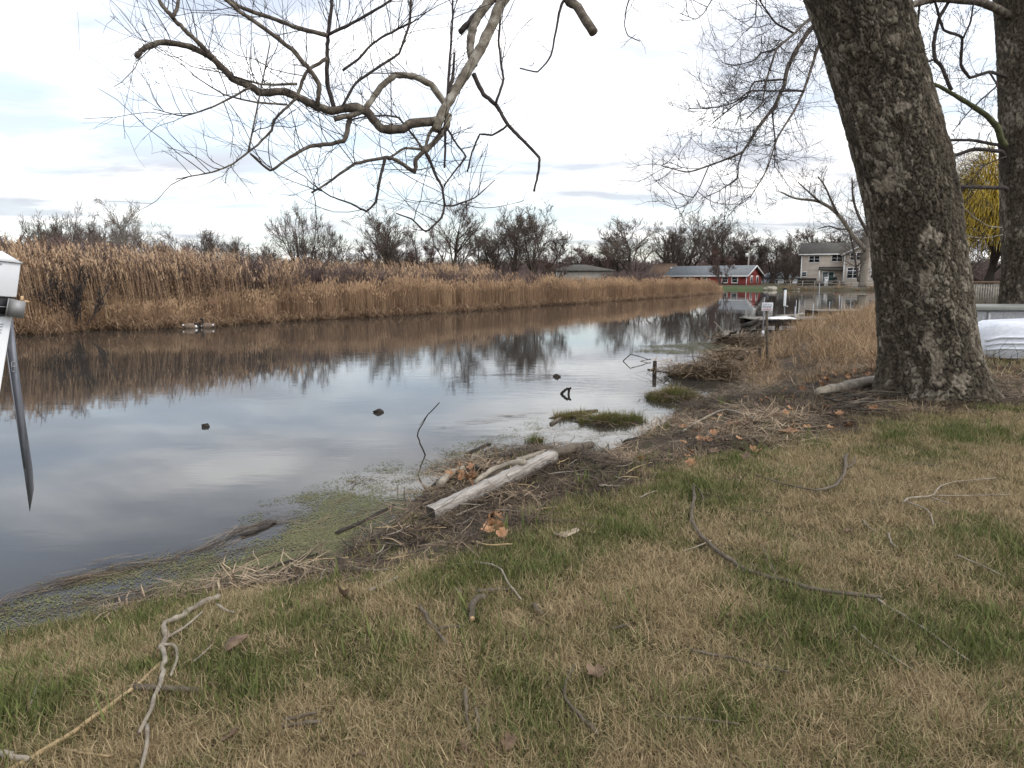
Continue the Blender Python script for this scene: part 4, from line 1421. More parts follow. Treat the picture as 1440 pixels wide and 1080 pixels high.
PROTO = {
    'oak': tree_proto(bare_tree(1, 1, .1, 9.5, .26, .07, 13, 8, 6, 4, (.55, 1.05), .0108, .16, .08, .62), 'bark_far', 'twig_far'),
    'maple': tree_proto(bare_tree(2, 2, .25, 10, .22, .12, 12, 8, 6, 3, (.4, .85), .0108, .16, .06, .58), 'bark_far', 'twig_far'),
    'multi': tree_proto(bare_tree(3, 6, .55, 9, .13, .08, 7, 7, 5, 3, (.35, .8), .0108, .22, .07, .5), 'bark_far', 'twig_far'),
    'dense': tree_proto(bare_tree(4, 4, .4, 9, .16, .10, 10, 7, 6, 4, (.4, .9), .0108, .12, .06, .55), 'bark_far', 'twig_far'),
    'pale': tree_proto(bare_tree(5, 1, .08, 9.5, .18, .04, 14, 8, 6, 3, (.6, 1.1), .010, .14, .09, .58), 'twig_pale', 'twig_pale'),
    'red': tree_proto(bare_tree(6, 3, .35, 9, .16, .12, 10, 7, 6, 4, (.4, .85), .0108, .12, .06, .55), 'bark_far', 'twig_red'),
    'oak2': tree_proto(bare_tree(7, 1, .1, 9.5, .25, .09, 14, 8, 6, 4, (.5, 1.0), .0108, .12, .10, .64), 'bark_far', 'twig_far'),
    'maple2': tree_proto(bare_tree(8, 3, .35, 10, .19, .12, 10, 8, 6, 3, (.4, .9), .0108, .16, .07, .55), 'bark_far', 'twig_far'),
}
tmpl = {}


def plant_tree(kind, name, px, top, width, Y, label, group=None, rz=0.0, flat=1.0):
    tm, cm, H, Wd = PROTO[kind]
    X = aty(px, 390, Y)[0]
    z0 = gz(X, Y)
    h = zat(top, Y) - z0
    sz = h / H * 1.06
    sx = (width / 2) * Y / FPX / Wd
    sx = min(max(sx, sz * .55), sz * 1.6)
    e = empty(name, (X, Y, z0), rz)
    for nm, me in (('trunk', tm), ('crown', cm)):
        o = link(nm, me, e)
        o.scale = (sx, sx, sz)
    tag(e, label, 'tree', group)
    return e


BG = 'bare trees beyond the reeds'
FT = 'bare trees behind the far houses'
lab_bg = 'bare brown tree standing beyond the tall reeds'
lab_ft = 'bare branching tree rising behind the houses across the water'
trees = [
    ('multi', 95, 296, 95, 58, 'bare dark multi-stemmed tree beside the pale tree beyond the tall plumed reeds', None, .4),
    ('pale', 181, 287, 85, 60, 'pale grey bare tree with spreading twigs beyond the tall plumed reeds', None, 1.0),
    ('dense', 45, 318, 80, 62, lab_bg, BG, 2.0), ('dense', 75, 312, 70, 60, lab_bg, BG, .6), ('multi', 150, 310, 80, 63, lab_bg, BG, 1.6), ('red', 200, 325, 70, 70, lab_bg, BG, 2.6), ('dense', 135, 318, 70, 66, lab_bg, BG, 3.3), ('oak', 8, 330, 60, 70, lab_bg, BG, 1.1),
    ('oak', 243, 324, 55, 88, lab_bg, BG, 0.3), ('oak2', 275, 326, 50, 90, lab_bg, BG, 2.3), ('dense', 312, 331, 60, 92, lab_bg, BG, 4.3),
    ('dense', 345, 338, 55, 95, lab_bg, BG, 5.3), ('maple', 215, 335, 60, 92, lab_bg, BG, .9), ('oak', 375, 340, 50, 98, lab_bg, BG, 1.9),
    ('multi', 425, 292, 105, 64, 'bare tree with long slanting stems fanning out behind the reeds', None, 2.5),
    ('dense', 455, 322, 60, 66, lab_bg, BG, 1.5), ('oak', 490, 342, 50, 85, lab_bg, BG, 3.5),
    ('maple', 548, 300, 75, 78, lab_bg, BG, .2), ('red', 598, 318, 60, 80, lab_bg, BG, .8), ('oak2', 638, 290, 80, 76, 'tall open-crowned bare tree with a dark forked trunk behind the reeds', None, 1.2),
    ('maple2', 680, 308, 60, 82, lab_bg, BG, 2.8), ('dense', 722, 300, 80, 84, lab_bg, BG, .1), ('dense', 752, 295, 90, 86, 'dense rounded bare tree with a thick twiggy crown left of the tan house', None, 3.0),
    ('red', 520, 345, 50, 90, lab_bg, BG, 4.0), ('maple2', 575, 330, 50, 92, lab_bg, BG, 5.0), ('red', 780, 345, 50, 112, lab_bg, BG, 2.2),
    ('oak2', 888, 309, 95, 140, 'large bare spreading tree between the tan house and the rust roof', None, 4.1),
    ('maple', 938, 318, 70, 158, lab_ft, FT, 1.0), ('maple2', 962, 308, 75, 162, lab_ft, FT, 0.5), ('maple', 995, 308, 75, 165, lab_ft, FT, 2.1),
    ('red', 1035, 332, 60, 168, lab_ft, FT, 3.1), ('maple2', 1062, 324, 75, 166, lab_ft, FT, 4.0), ('oak', 1085, 328, 70, 168, lab_ft, FT, 5.2),
    ('maple2', 1110, 329, 75, 164, lab_ft, FT, .9), ('red', 1138, 326, 70, 172, lab_ft, FT, 1.7), ('maple', 1165, 326, 70, 175, lab_ft, FT, 2.7), ('oak2', 1195, 322, 80, 176, lab_ft, FT, .7),
    ('maple2', 1240, 318, 90, 176, lab_ft, FT, 2.9), ('red', 835, 345, 60, 150, lab_ft, FT, .3), ('maple', 860, 330, 60, 160, lab_ft, FT, 3.3), ('oak', 810, 345, 60, 165, lab_ft, FT, .3),
    ('red', 1014, 352, 36, 124, 'slim bare tree standing in front of the red house', None, 1.3),
    ('maple', 1290, 330, 90, 170, lab_ft, FT, 3.9), ('dense', 1340, 330, 90, 150, lab_ft, FT, 4.9), ('maple', 1103, 355, 30, 140, 'small dark bare tree in front of the grey bungalow', None, 0.4),
]
LAND = [(70, 'bare tree behind the plumed reeds beside the dark multi-stemmed tree'), (160, 'bare tree between the dark multi-stemmed tree and the pale grey one'),
        (225, 'bare tree just past the pale grey tree in the low tree line'), (330, 'low dark tree in the gap between the pale grey tree and the slanting stems'),
        (400, 'low tree beside the rounded dark evergreen behind the reeds'), (530, 'bare tree just past the slanting stems behind the reeds'),
        (615, 'bare tree standing before the tall open-crowned one behind the reeds'), (700, 'bare tree between the open-crowned tree and the dense rounded one'), (740, 'bushy bare tree merging with the dense rounded tree'),
        (850, 'bare tree standing behind the tan house and its pines'), (900, 'bare tree between the tan house and the large spreading tree'), (950, 'bare tree rising over the rust-brown roof'),
        (1010, 'bare tree rising over the grey roof of the red house'), (1070, 'bare tree beside the utility pole behind the red house'),
        (1125, 'bare tree rising over the small grey bungalow'), (1210, 'bare tree rising over the roof of the beige house'), (1500, 'bare tree in the far line past the beige house towards the willow')]
for (k, px, tp, wd_, Y, lab, grp, rz) in trees:
    if grp:
        lab = next(l for x, l in LAND if px < x)
        grp = lab.replace('bare tree', 'bare trees', 1)
    plant_tree(k, 'bare_tree', px, tp, wd_, Y, lab, grp, rz)

# the big bare tree in front of the beige house: traced trunk and limbs, grown twigs
Yt = 104.0
bt0 = aty(1213, 402, Yt); bt0[2] = gz(bt0[0], Yt)
bt = empty('shore_tree', bt0)
L3 = []
for (pts, ra, rb) in [([(1213, 404), (1214, 385), (1217, 360), (1219, 345), (1222, 320), (1228, 290), (1232, 262)], 6.2, 2.0),
                      ([(1218, 352), (1205, 338), (1193, 322), (1178, 301), (1153, 284), (1119, 279), (1098, 270)], 3.6, 1.0),
                      ([(1178, 301), (1168, 280), (1160, 262), (1150, 248)], 2.0, .8), ([(1153, 284), (1135, 268), (1122, 256)], 1.4, .7),
                      ([(1222, 330), (1208, 305), (1200, 280), (1198, 250)], 2.6, .9), ([(1224, 318), (1240, 300), (1262, 280), (1280, 260)], 2.6, .9),
                      ([(1207, 396), (1204, 375), (1200, 350), (1195, 330), (1190, 310)], 1.6, .7), ([(1193, 322), (1180, 322), (1165, 318), (1150, 322)], 1.2, .6),
                      ([(1230, 290), (1245, 265), (1250, 240)], 1.8, .8), ([(1204, 375), (1211, 368), (1205, 360)], 1.0, .6)]:
    W = limb_world(pts, Yt, Yt + rng.uniform(-2, 2), ra, rb)
    S = crom(W, 4); L3.append(S)
    part('trunk' if ra > 6 else 'limb', tubes(S[None, :, :3] - bt0, S[None, :, 3], 8), M['bark_far'] if ra < 3 else M['limb_pale'], bt, smooth=True)
g_ = twig_mesh(L3, rng, 2.4, 2.6, .5, .25, .028, .017, cnt2=5, cnt3=4)
part('twigs', (g_[0] - bt0, g_[1]), M['twig_far'], bt)
tag(bt, 'large bare tree with a pale forked trunk in front of the beige house', 'tree')


# ---- conifers
def conifer(seed, H=10, R0=2.2, n=900, droop=.25, gap=0.0):
    rng = np.random.default_rng(seed)
    bl = Bl()
    z = H * (1 - rng.random(n) ** .62) * .96 + .3
    if gap:
        z = np.round(z / gap) * gap + rng.normal(0, .12, n)
    az = rng.uniform(0, 6.28, n)
    L = R0 * (1 - z / H * .97) * rng.uniform(.6, 1.15, n) + .12
    th = np.full(n, 1.5) + rng.normal(0, .12, n)
    base = np.stack([np.zeros(n), np.zeros(n), z], 1)
    r = blades(base, az, L, th - .1, th + droop, L * .10 + .03, 4, rng, 1.2)
    bl.add(r)
    P = r[4]
    k = 9
    par = np.repeat(np.arange(n), k)
    t = rng.uniform(.15, 1, len(par)) * 4
    i = np.minimum(t.astype(int), 3); f = (t - i)[:, None]
    pos = P[par, i] * (1 - f) + P[par, i + 1] * f
    az2 = az[par] + rng.choice([-1, 1], len(par)) * rng.uniform(.4, 1.2, len(par))
    LL_ = L[par] * rng.uniform(.14, .34, len(par)) + .06
    bl.add(blades(pos, az2, LL_, np.full(len(par), 1.4) + rng.normal(0, .25, len(par)), np.full(len(par), 1.9), np.full(len(par), .06), 2, rng, 1.2))
    return bl


for (nm, px, tp, Y, seed, R0, mt, gap, lab) in [
    ('spruce', 1015, 328, 158, 3, 2.0, 'needles_brown', 0, 'narrow brownish spruce with a pointed top behind the red house'),
    ('pine', 803, 343, 150, 5, 3.0, 'needles', 1.3, 'dark layered pine rising behind the tan house'),
    ('cedar', 843, 346, 142, 8, 2.6, 'needles_brown', 0, 'brownish bushy evergreen to the right of the dark pine'),
    ('spruce', 868, 358, 146, 11, 2.4, 'needles', 0, 'short dark evergreen at the foot of the large spreading tree'),
    ('cedar', 420, 328, 70, 14, 1.5, 'needles_brown', 0, 'dull green evergreen standing among the slanting bare stems'),
    ('spruce', 352, 342, 96, 17, 3.0, 'needles', 0, 'rounded dark evergreen behind the reed bed in the low tree line'),
    ('pine', 787, 352, 155, 19, 2.0, 'needles', 1.1, 'small dark pine left of the layered pine'),
    ('cedar', 505, 356, 95, 23, 2.2, 'needles', 0, 'low dark evergreen in the gap of the bare trees')]:
    X = aty(px, 390, Y)[0]; z0 = gz(X, Y)
    H = zat(tp, Y) - z0
    e = empty(nm, (X, Y, z0))
    part('trunk', tubes(np.array([[[0, 0, -.3], [0, 0, H * .5], [0, 0, H * .97]]]), np.array([[.2, .12, .02]]), 7), M['bark_far'], e)
    link('crown', conifer(seed, H, R0, 520, .25, gap).mesh('crown', M[mt]), e)
    tag(e, lab, 'tree')

# ---- yellow willow
wy_ = 58.0
wb = aty(1385, 402, wy_); wb[2] = gz(wb[0], wy_)
wl = empty('willow', wb)
gt, gc, H_, W_ = bare_tree(31, 2, .2, 9.5, .35, .02, 11, 7, 4, 2, (.5, 1.0), .02, .3, .08, .55)
part('trunk', gt, M['limb_dark'], wl)
rng = np.random.default_rng(33)
n = 12000
u = rng.random(n); az = rng.uniform(0, 6.28, n)
rr = np.sqrt(rng.random(n)) * 4.3
zt = (zat(222, wy_) - wb[2]) * (1 - .48 * (rr / 4.3) ** 2) * rng.uniform(.35, 1.0, n) ** .5
lump = fbm(rr * np.cos(az) * .8 + 20, rr * np.sin(az) * .8 + zt * .4, 3, 3)
zt *= .8 + .4 * lump
base = np.stack([rr * np.cos(az), rr * np.sin(az), zt], 1)
bl = Bl()
L = rng.uniform(1.0, 3.2, n) * np.minimum(1, zt / 4)
bl.add(blades(base, az, L, np.full(n, 1.2) * rng.random(n), np.full(n, 3.0), np.full(n, .05), 4, rng, 2, wander=.25))
link('crown', bl.mesh('crown', M['willow']), wl)
tag(wl, 'weeping willow in bright yellow spring colour behind the picket fence', 'tree')
# =================================================================== reeds and thickets (nobody could count them)
rng = np.random.default_rng(71)
REED = mat_plant('reed', (0.20, 0.118, 0.066), (0.64, 0.455, 0.285), alt=((0.12, 0.072, 0.046), (0.36, 0.235, 0.145)), trans=.1)
PLUME = mat_plant('plume', (0.33, 0.19, 0.10), (0.52, 0.33, 0.19), trans=.2)
TALL = mat_plant('tall_dry_grass', (0.19, 0.115, 0.055), (0.60, 0.43, 0.25), alt=((0.11, 0.066, 0.036), (0.42, 0.28, 0.16)), trans=.12)


def phrag(seed):
    r = np.random.default_rng(seed)
    bl = Bl()
    n = 6
    base = np.stack([r.uniform(-.3, .3, n), r.uniform(-.3, .3, n), np.full(n, -.1)], 1)
    az = np.full(n, math.pi) + r.normal(0, .7, n)
    L = r.uniform(2.5, 3.4, n)
    th0 = r.uniform(.02, .16, n)
    s = blades(base, az, L, th0, th0 + r.uniform(.1, .4, n), np.full(n, .013), 5, r, 3)
    bl.add(s)
    P = s[4]
    # plume
    k = 12
    par = np.repeat(np.arange(n), k)
    f = r.uniform(.55, 1, len(par))[:, None]
    pos = P[par, 4] * (1 - f) + P[par, 5] * f
    bl.add(blades(pos, az[par] + r.normal(0, .9, len(par)), r.uniform(.10, .24, len(par)), r.uniform(.2, .7, len(par)), r.uniform(.9, 1.9, len(par)), np.full(len(par), .020), 2, r, 1), .9 + 0 * r.random(len(par) * 6))
    # leaves
    k = 5
    par = np.repeat(np.arange(n), k)
    i = r.integers(1, 4, len(par))
    bl.add(blades(P[par, i], r.uniform(0, 6.28, len(par)), r.uniform(.25, .5, len(par)), np.full(len(par), .6), np.full(len(par), 2.3), np.full(len(par), .018), 3, r))
    return bl.mesh('phragmites', REED)


def cattail(seed):
    r = np.random.default_rng(seed)
    bl = Bl()
    n = 16
    base = np.stack([r.uniform(-.3, .3, n), r.uniform(-.3, .3, n), np.full(n, -.1)], 1)
    az = r.uniform(0, 6.28, n)
    th0 = np.abs(r.normal(0, .10, n))
    bl.add(blades(base, az, r.uniform(1.0, 1.95, n), th0, th0 + np.abs(r.normal(.1, .25, n)), np.full(n, .020), 4, r))
    n = 5
    base = np.stack([r.uniform(-.3, .3, n), r.uniform(-.3, .3, n), np.full(n, -.1)], 1)
    L = r.uniform(1.6, 2.02, n)
    th = np.abs(r.normal(0, .06, n))
    s = blades(base, r.uniform(0, 6.28, n), L, th, th, np.full(n, .012), 3, r, 4)
    bl.add(s)
    tips = s[4][:, -1]
    for q in range(2):
        bl.add(blades(tips - [0, 0, .06], np.full(n, q * 1.57), np.full(n, .17), np.zeros(n), np.zeros(n), np.full(n, .045), 2, r, 4), 1.0)
    n = 10
    base = np.stack([r.uniform(-.35, .35, n), r.uniform(-.35, .35, n), np.full(n, -.05)], 1)
    bl.add(blades(base, r.uniform(0, 6.28, n), r.uniform(.5, 1.1, n), r.uniform(.2, .6, n), r.uniform(1.6, 2.8, n), np.full(n, .018), 4, r))
    return bl.mesh('cattail', REED)


def thatch(seed):
    r = np.random.default_rng(seed)
    bl = Bl()
    n = 34
    base = np.stack([r.uniform(-.4, .4, n), r.uniform(-.4, .4, n), r.uniform(-.05, .25, n)], 1)
    bl.add(blades(base, r.uniform(0, 6.28, n), r.uniform(.35, 1.0, n), r.uniform(.2, 1.3, n), r.uniform(1.3, 2.6, n), np.full(n, .017), 4, r))
    return bl.mesh('thatch', REED)


def twigbush(seed):
    (g, c, H, W) = bare_tree(seed, 9, .55, 2.9, .02, .05, 4, 4, 3, 2, (.3, .8), .006, .2, .06, .5)
    v, f = join([g, c])
    return np_mesh('thicket', v, f, M['thicket'])


def band(x0s, n, rng, depth_fn, px_rng):
    """points behind the far reed edge: choose photo column, then a depth behind the edge"""
    px = rng.uniform(px_rng[0], px_rng[1], n)
    ex = np.array([p[0] for p in reed_px])[::-1]; ey = np.array([p[1] for p in reed_px])[::-1]
    py = np.interp(px, ex, ey, left=None)
    # left of the frame the bank runs on in the same line
    py = np.where(px < 30, 469 + (30 - px) * .012, py)
    Y = (CAMZ - WZ) / ((py - 390.0) / FPX) * 1.0
    d = depth_fn(len(px))
    Y2 = Y + d
    X = (px - 720) / FPX * Y2 * 1.0
    return X, Y2, px, d


# weight columns by real length (farther columns cover more ground)
def cols(n, a, b_):
    cand = rng.uniform(a, b_, n * 4)
    ex = np.array([p[0] for p in reed_px])[::-1]; ey = np.array([p[1] for p in reed_px])[::-1]
    py = np.where(cand < 30, 469 + (30 - cand) * .012, np.interp(cand, ex, ey))
    Y = 2000 / (py - 390)
    keep = rng.random(len(cand)) < np.clip(Y / 60, .32, 1)
    c = cand[keep][:n]
    return c, (2000 / (np.where(c < 30, 469 + (30 - c) * .012, np.interp(c, ex, ey)) - 390))


def place(c, Y, d):
    YY = Y + d
    X = (c - 720) / 1000 * YY / CP * 1.0
    # ray at the horizon: x/y = u / cos(pitch) with v=tan... keep the true ratio
    X = (c - 720) / 1000 / (CP + 0.150 * SP) * YY
    return X, YY


def scat_reeds(name, protos, c, Y, d, scl, label, cat, lean=True, tint=None):
    X, YY = place(c, Y, d)
    z = np.maximum(height(X, YY), WZ - .05)
    n = len(X)
    if tint is None:
        tint = np.clip(sstep(.36, .66, fbm(c * .11, d * 1.5, 83, 3)) + rng.normal(0, .22, n), 0, 1)
    rot = np.zeros((n, 3)); rot[:, 2] = rng.uniform(-.6, .6, n) if lean else rng.uniform(0, 6.28, n)
    return scatter(name, protos, np.stack([X, YY, z], 1), rot, scl, rng.integers(0, len(protos), n), rng.random(n) if tint is None else tint, label, cat)


ph = [phrag(s) for s in range(6)]
ct = [cattail(s) for s in range(6)]
tt = [thatch(s) for s in range(5)]
ex = [p[0] for p in reed_px][::-1]
# cattails all along, thick front wall
c, Y = cols(5600, 20, 1016)
d = rng.gamma(1.3, 1.7, len(c)) + rng.uniform(-.15, .35, len(c)) + (fbm(c * .035, c * 0, 29, 3) - .42) * 2.2
lump = .62 + .62 * fbm(c * .09, d * 1.2, 3, 3)
hs = np.interp(c, [-80, 60, 200, 360, 480, 700, 1000, 1016], [.46, .46, .48, .62, .86, .90, .84, .5]) * lump * rng.uniform(.88, 1.1, len(c))
hs *= np.where(d < .25, .8, 1.0)
scat_reeds('cattail_reeds', ct, c, Y, d, hs, 'dense band of dry tan cattails along the far bank', 'reeds', False)
c, Y = cols(3200, -120, 1014)
d = rng.uniform(-.45, 1.0, len(c)) + (fbm(c * .035, c * 0, 29, 3) - .42) * 2.0
scat_reeds('broken_reeds', tt, c, Y, d, rng.uniform(.5, 1.1, len(c)), 'bent and broken reed thatch at the far waterline', 'reeds', False)
# tall phragmites on the left, thinning to the middle
c, Y = cols(950, -150, 420)
d = rng.uniform(.4, 6.0, len(c))
kp = fbm(c * .035, d * .35, 57, 3) > .40
c, Y, d = c[kp], Y[kp], d[kp]
scl = rng.uniform(.80, 1.06, len(c)) * np.interp(c, [-150, 200, 420], [1.03, 1.0, .86]) * (.9 + .2 * fbm(c * .04, d, 5, 2))
scat_reeds('plumed_reeds', ph, c, Y, d, scl, 'tall feather-plumed reeds leaning over on the far bank', 'reeds')
c, Y = cols(520, 400, 700)
d = rng.uniform(3, 9, len(c))
scat_reeds('sparse_plumed_reeds', ph, c, Y, d, rng.uniform(.66, .88, len(c)), 'thin plumed reeds standing up behind the cattails', 'reeds')
tb = [twigbush(s) for s in (41, 42, 43)]
c, Y = cols(1500, -200, 770)
d = 3.0 + rng.random(len(c)) ** 1.4 * 17
scl = rng.uniform(.7, 1.15, len(c)) * np.interp(c, [0, 300, 500, 800], [1.2, 1.08, .80, .70]) * (.85 + .3 * fbm(c * .02, d * .1, 8, 2))
scat_reeds('red_thicket', tb, c, Y, d, scl, 'purple-brown thicket of bare shrubs behind the reeds', 'shrubs', False)
c, Y = cols(150, 855, 930)
d = rng.uniform(6, 30, len(c))
scat_reeds('grey_thicket', tb, c, Y, d, rng.uniform(.6, .9, len(c)), 'grey-brown bare shrubs behind the far cattails', 'shrubs', False)
# far wood: the line of trees that reads as one mass behind everything
n = 1500
pxs = rng.uniform(-420, 1700, n)
YY = rng.uniform(100, 230, n) + np.where((pxs > 760), 70, 0)
XX = (pxs - 720) / 1000 * YY
zz = height(XX, YY)
sc = rng.uniform(1.0, 2.3, n) * YY / 150
rot = np.zeros((n, 3)); rot[:, 2] = rng.uniform(0, 6.28, n)
scatter('distant_wood', tb, np.stack([XX, YY, zz], 1), rot, np.stack([sc * 1.3, sc * 1.3, sc * .95], 1), rng.integers(0, 3, n), rng.random(n), 'far-off leafless wood closing the view behind the houses', 'wood')

# bare shrub at the water's edge on the left
gt, gc, H_, W_ = bare_tree(61, 8, .38, 2.7, .034, .12, 5, 4, 3, 2, (.3, .7), .009, .25, .06, .45)
sb = atz(121, 463); sb[1] -= .75
sh = empty('bare_shrub', (sb[0], sb[1], gz(sb[0], sb[1])))
part('stems', gt, M['limb_dark'], sh); part('twigs', gc, M['limb_dark'], sh)
k_ = (zat(376, sb[1]) - sh.location.z) / H_
for ch in sh.children: ch.scale = (k_ * .9, k_ * .9, k_)
tag(sh, 'dark bare shrub at the waterline in front of the plumed reeds', 'shrub')

# =================================================================== near bank: dry grass mound
def tallclump(seed, hgt=1.0):
    r = np.random.default_rng(seed)
    bl = Bl()
    n = 60
    rad = .22 * np.sqrt(r.random(n)); a = r.uniform(0, 6.28, n)
    base = np.stack([rad * np.cos(a), rad * np.sin(a), np.full(n, -.03)], 1)
    th0 = r.uniform(.05, 1.0, n)
    bl.add(blades(base, a + r.normal(0, .9, n), r.uniform(.35, 1.05, n) * hgt, th0, th0 + r.uniform(.3, 2.1, n), r.uniform(.005, .013, n), 5, r, wander=.22))
    n = 40
    rad = .3 * np.sqrt(r.random(n)); a = r.uniform(0, 6.28, n)
    base = np.stack([rad * np.cos(a), rad * np.sin(a), r.uniform(.0, .3, n)], 1)
    th0 = r.uniform(1.0, 1.7, n)
    bl.add(blades(base, r.uniform(0, 6.28, n), r.uniform(.2, .7, n), th0, th0 + r.normal(0, .6, n), r.uniform(.005, .012, n), 4, r, wander=.3))
    return bl.mesh('dry_clump', TALL)


tc_ = [tallclump(s) for s in range(80, 87)]
n = 5200
X = rng.uniform(3.5, 30, n); Y = rng.uniform(10.2, 46, n)
dd = sdf(X, Y); z = height(X, Y, dd)
px, py = project(X, Y, z)
inland = np.interp(Y, [10, 12, 16, 22, 46], [0.9, 2.2, 4.5, 5.5, 6.5])
left_lim = np.interp(Y, [10, 11.5, 13, 15, 50], [1090, 1060, 1045, 1050, 1050])
ok = (dd > .05) & (dd < inland) & (px > left_lim) & (px < 1330) & (py < 545 + (rng.random(n) - .5) * 16) & (rng.random(n) < np.interp(Y, [10, 20, 46], [1.0, .8, .5]))
ok &= (fbm(X * 1.1, Y * 1.1, 61, 3) > .36)
X, Y, z, px, dd = X[ok], Y[ok], z[ok], px[ok], dd[ok]
sc = rng.uniform(.45, 1.15, len(X)) * np.interp(Y, [10, 12, 15, 22, 40], [.45, .75, .95, .95, 1.0]) * np.interp(px, [1040, 1100, 1200, 1235], [.75, .95, 1.0, 1.25])
rot = np.zeros((len(X), 3)); rot[:, 2] = rng.uniform(0, 6.28, len(X))
scatter('dry_grass_mound', tc_, np.stack([X, Y, z], 1), rot, sc, rng.integers(0, 7, len(X)), rng.random(len(X)), 'mound of tall dry golden grass on the bank left of the leaning sycamore', 'dry grass')

# far bank fringe on the right and under the beige house
n = 900
X = rng.uniform(30, 66, n); Y = rng.uniform(86, 120, n)
dd = sdf(X, Y)
ok = (dd > 0) & (dd < 3.0) & (X > 42)
X, Y = X[ok], Y[ok]
rot = np.zeros((len(X), 3)); rot[:, 2] = rng.uniform(0, 6.28, len(X))
scatter('far_bank_grass', tc_, np.stack([X, Y, height(X, Y)], 1), rot, rng.uniform(.8, 1.7, len(X)), rng.integers(0, 7, len(X)), rng.random(len(X)), 'dry tan grass fringing the far right bank', 'dry grass')

# =================================================================== the lawn
GRASS = mat_plant('lawn_blade', (0.19, 0.130, 0.062), (0.52, 0.40, 0.235), alt=((0.045, 0.062, 0.013), (0.165, 0.190, 0.055)), trans=.15)


def tuft(seed, kind):
    r = np.random.default_rng(seed)
    bl = Bl()
    if kind == 'green':
        n = 42
        rad = .075 * np.sqrt(r.random(n)); a = r.uniform(0, 6.28, n)
        base = np.stack([rad * np.cos(a), rad * np.sin(a), np.full(n, -.008)], 1)
        th0 = np.abs(r.normal(.25, .3, n))
        bl.add(blades(base, r.uniform(0, 6.28, n), r.uniform(.028, .075, n), th0, th0 + r.uniform(.1, 1.1, n), r.uniform(.0022, .0042, n), 3, r, 1.6))
    else:
        n = 50
        rad = .085 * np.sqrt(r.random(n)); a = r.uniform(0, 6.28, n)
        base = np.stack([rad * np.cos(a), rad * np.sin(a), r.uniform(-.004, .018, n)], 1)
        th0 = r.uniform(.5, 1.5, n)
        bl.add(blades(base, r.uniform(0, 6.28, n), r.uniform(.025, .075, n), th0, th0 + r.normal(.2, .5, n), r.uniform(.0018, .0036, n), 3, r, 1.6, wander=.2))
    return bl.mesh('tuft', GRASS)


tg = [tuft(200 + i, 'green') for i in range(6)] + [tuft(300 + i, 'dry') for i in range(6)]
n = 60000
# more points close to the lens, where single blades show
rY = 0.9 + (rng.random(n) ** 1.5) * 13.5
X = rng.uniform(-1, 1, n) * (0.74 * rY + 1.6); Y = rY
dd = sdf(X, Y); z = height(X, Y, dd)
lit = litter_amount(X, Y, z)
gr = green_amount(X, Y)
ok = (dd > .10) & (rng.random(n) > lit * .93) & (np.hypot(X - TB[0], Y - TY) > .75)
X, Y, z, gr, dd, lit = X[ok], Y[ok], z[ok], gr[ok], dd[ok], lit[ok]
isg = rng.random(len(X)) < np.clip(.06 + gr * .82, .06, .86)
idx = np.where(isg, rng.integers(0, 6, len(X)), rng.integers(6, 12, len(X)))
tint = np.where(isg, np.clip(.55 + .40 * gr + rng.normal(0, .18, len(X)), 0, 1), np.clip(rng.normal(.05 + .22 * gr, .12, len(X)), 0, 1))
sc = rng.uniform(.65, 1.35, len(X)) * np.where(isg, .72 + .45 * gr, 1.0) * np.interp(Y, [1, 3, 14], [.95, 1.0, 1.25])
big_t = isg & (rng.random(len(X)) < .035)
sc = np.where(big_t, sc * 1.9, sc); tint = np.where(big_t, .97, tint)
rot = np.stack([rng.normal(0, .1, len(X)), rng.normal(0, .1, len(X)), rng.uniform(0, 6.28, len(X))], 1)
scatter('lawn_grass', tg, np.stack([X, Y, z], 1), rot, sc, idx, tint, 'short spring lawn of straw-coloured and green grass', 'grass')
# lawn under and behind the boats
n = 3500
X = rng.uniform(5.5, 26, n); Y = rng.uniform(11.5, 30, n)
dd = sdf(X, Y)
ok = (dd > 3.0)
X, Y = X[ok], Y[ok]
rot = np.zeros((len(X), 3)); rot[:, 2] = rng.uniform(0, 6.28, len(X))
scatter('rough_grass', tg, np.stack([X, Y, height(X, Y)], 1), rot, rng.uniform(2.0, 4.5, len(X)), rng.integers(0, 12, len(X)), rng.random(len(X)) * .5, 'rough dry grass around the upturned boats', 'grass')

# tufts on the islets and at the waterline
SEDGE = mat_plant('sedge', (0.16, 0.12, 0.05), (0.36, 0.26, 0.12), alt=((0.05, 0.075, 0.015), (0.14, 0.17, 0.04)), trans=.2)


def sedge(seed):
    r = np.random.default_rng(seed)
    bl = Bl()
    n = 40
    rad = .06 * np.sqrt(r.random(n)); a = r.uniform(0, 6.28, n)
    base = np.stack([rad * np.cos(a), rad * np.sin(a), np.full(n, -.01)], 1)
    th0 = np.abs(r.normal(.2, .3, n))
    bl.add(blades(base, a + r.normal(0, .5, n), r.uniform(.05, .16, n), th0, th0 + r.uniform(.2, 1.3, n), r.uniform(.003, .006, n), 3, r))
    return bl.mesh('sedge', SEDGE)


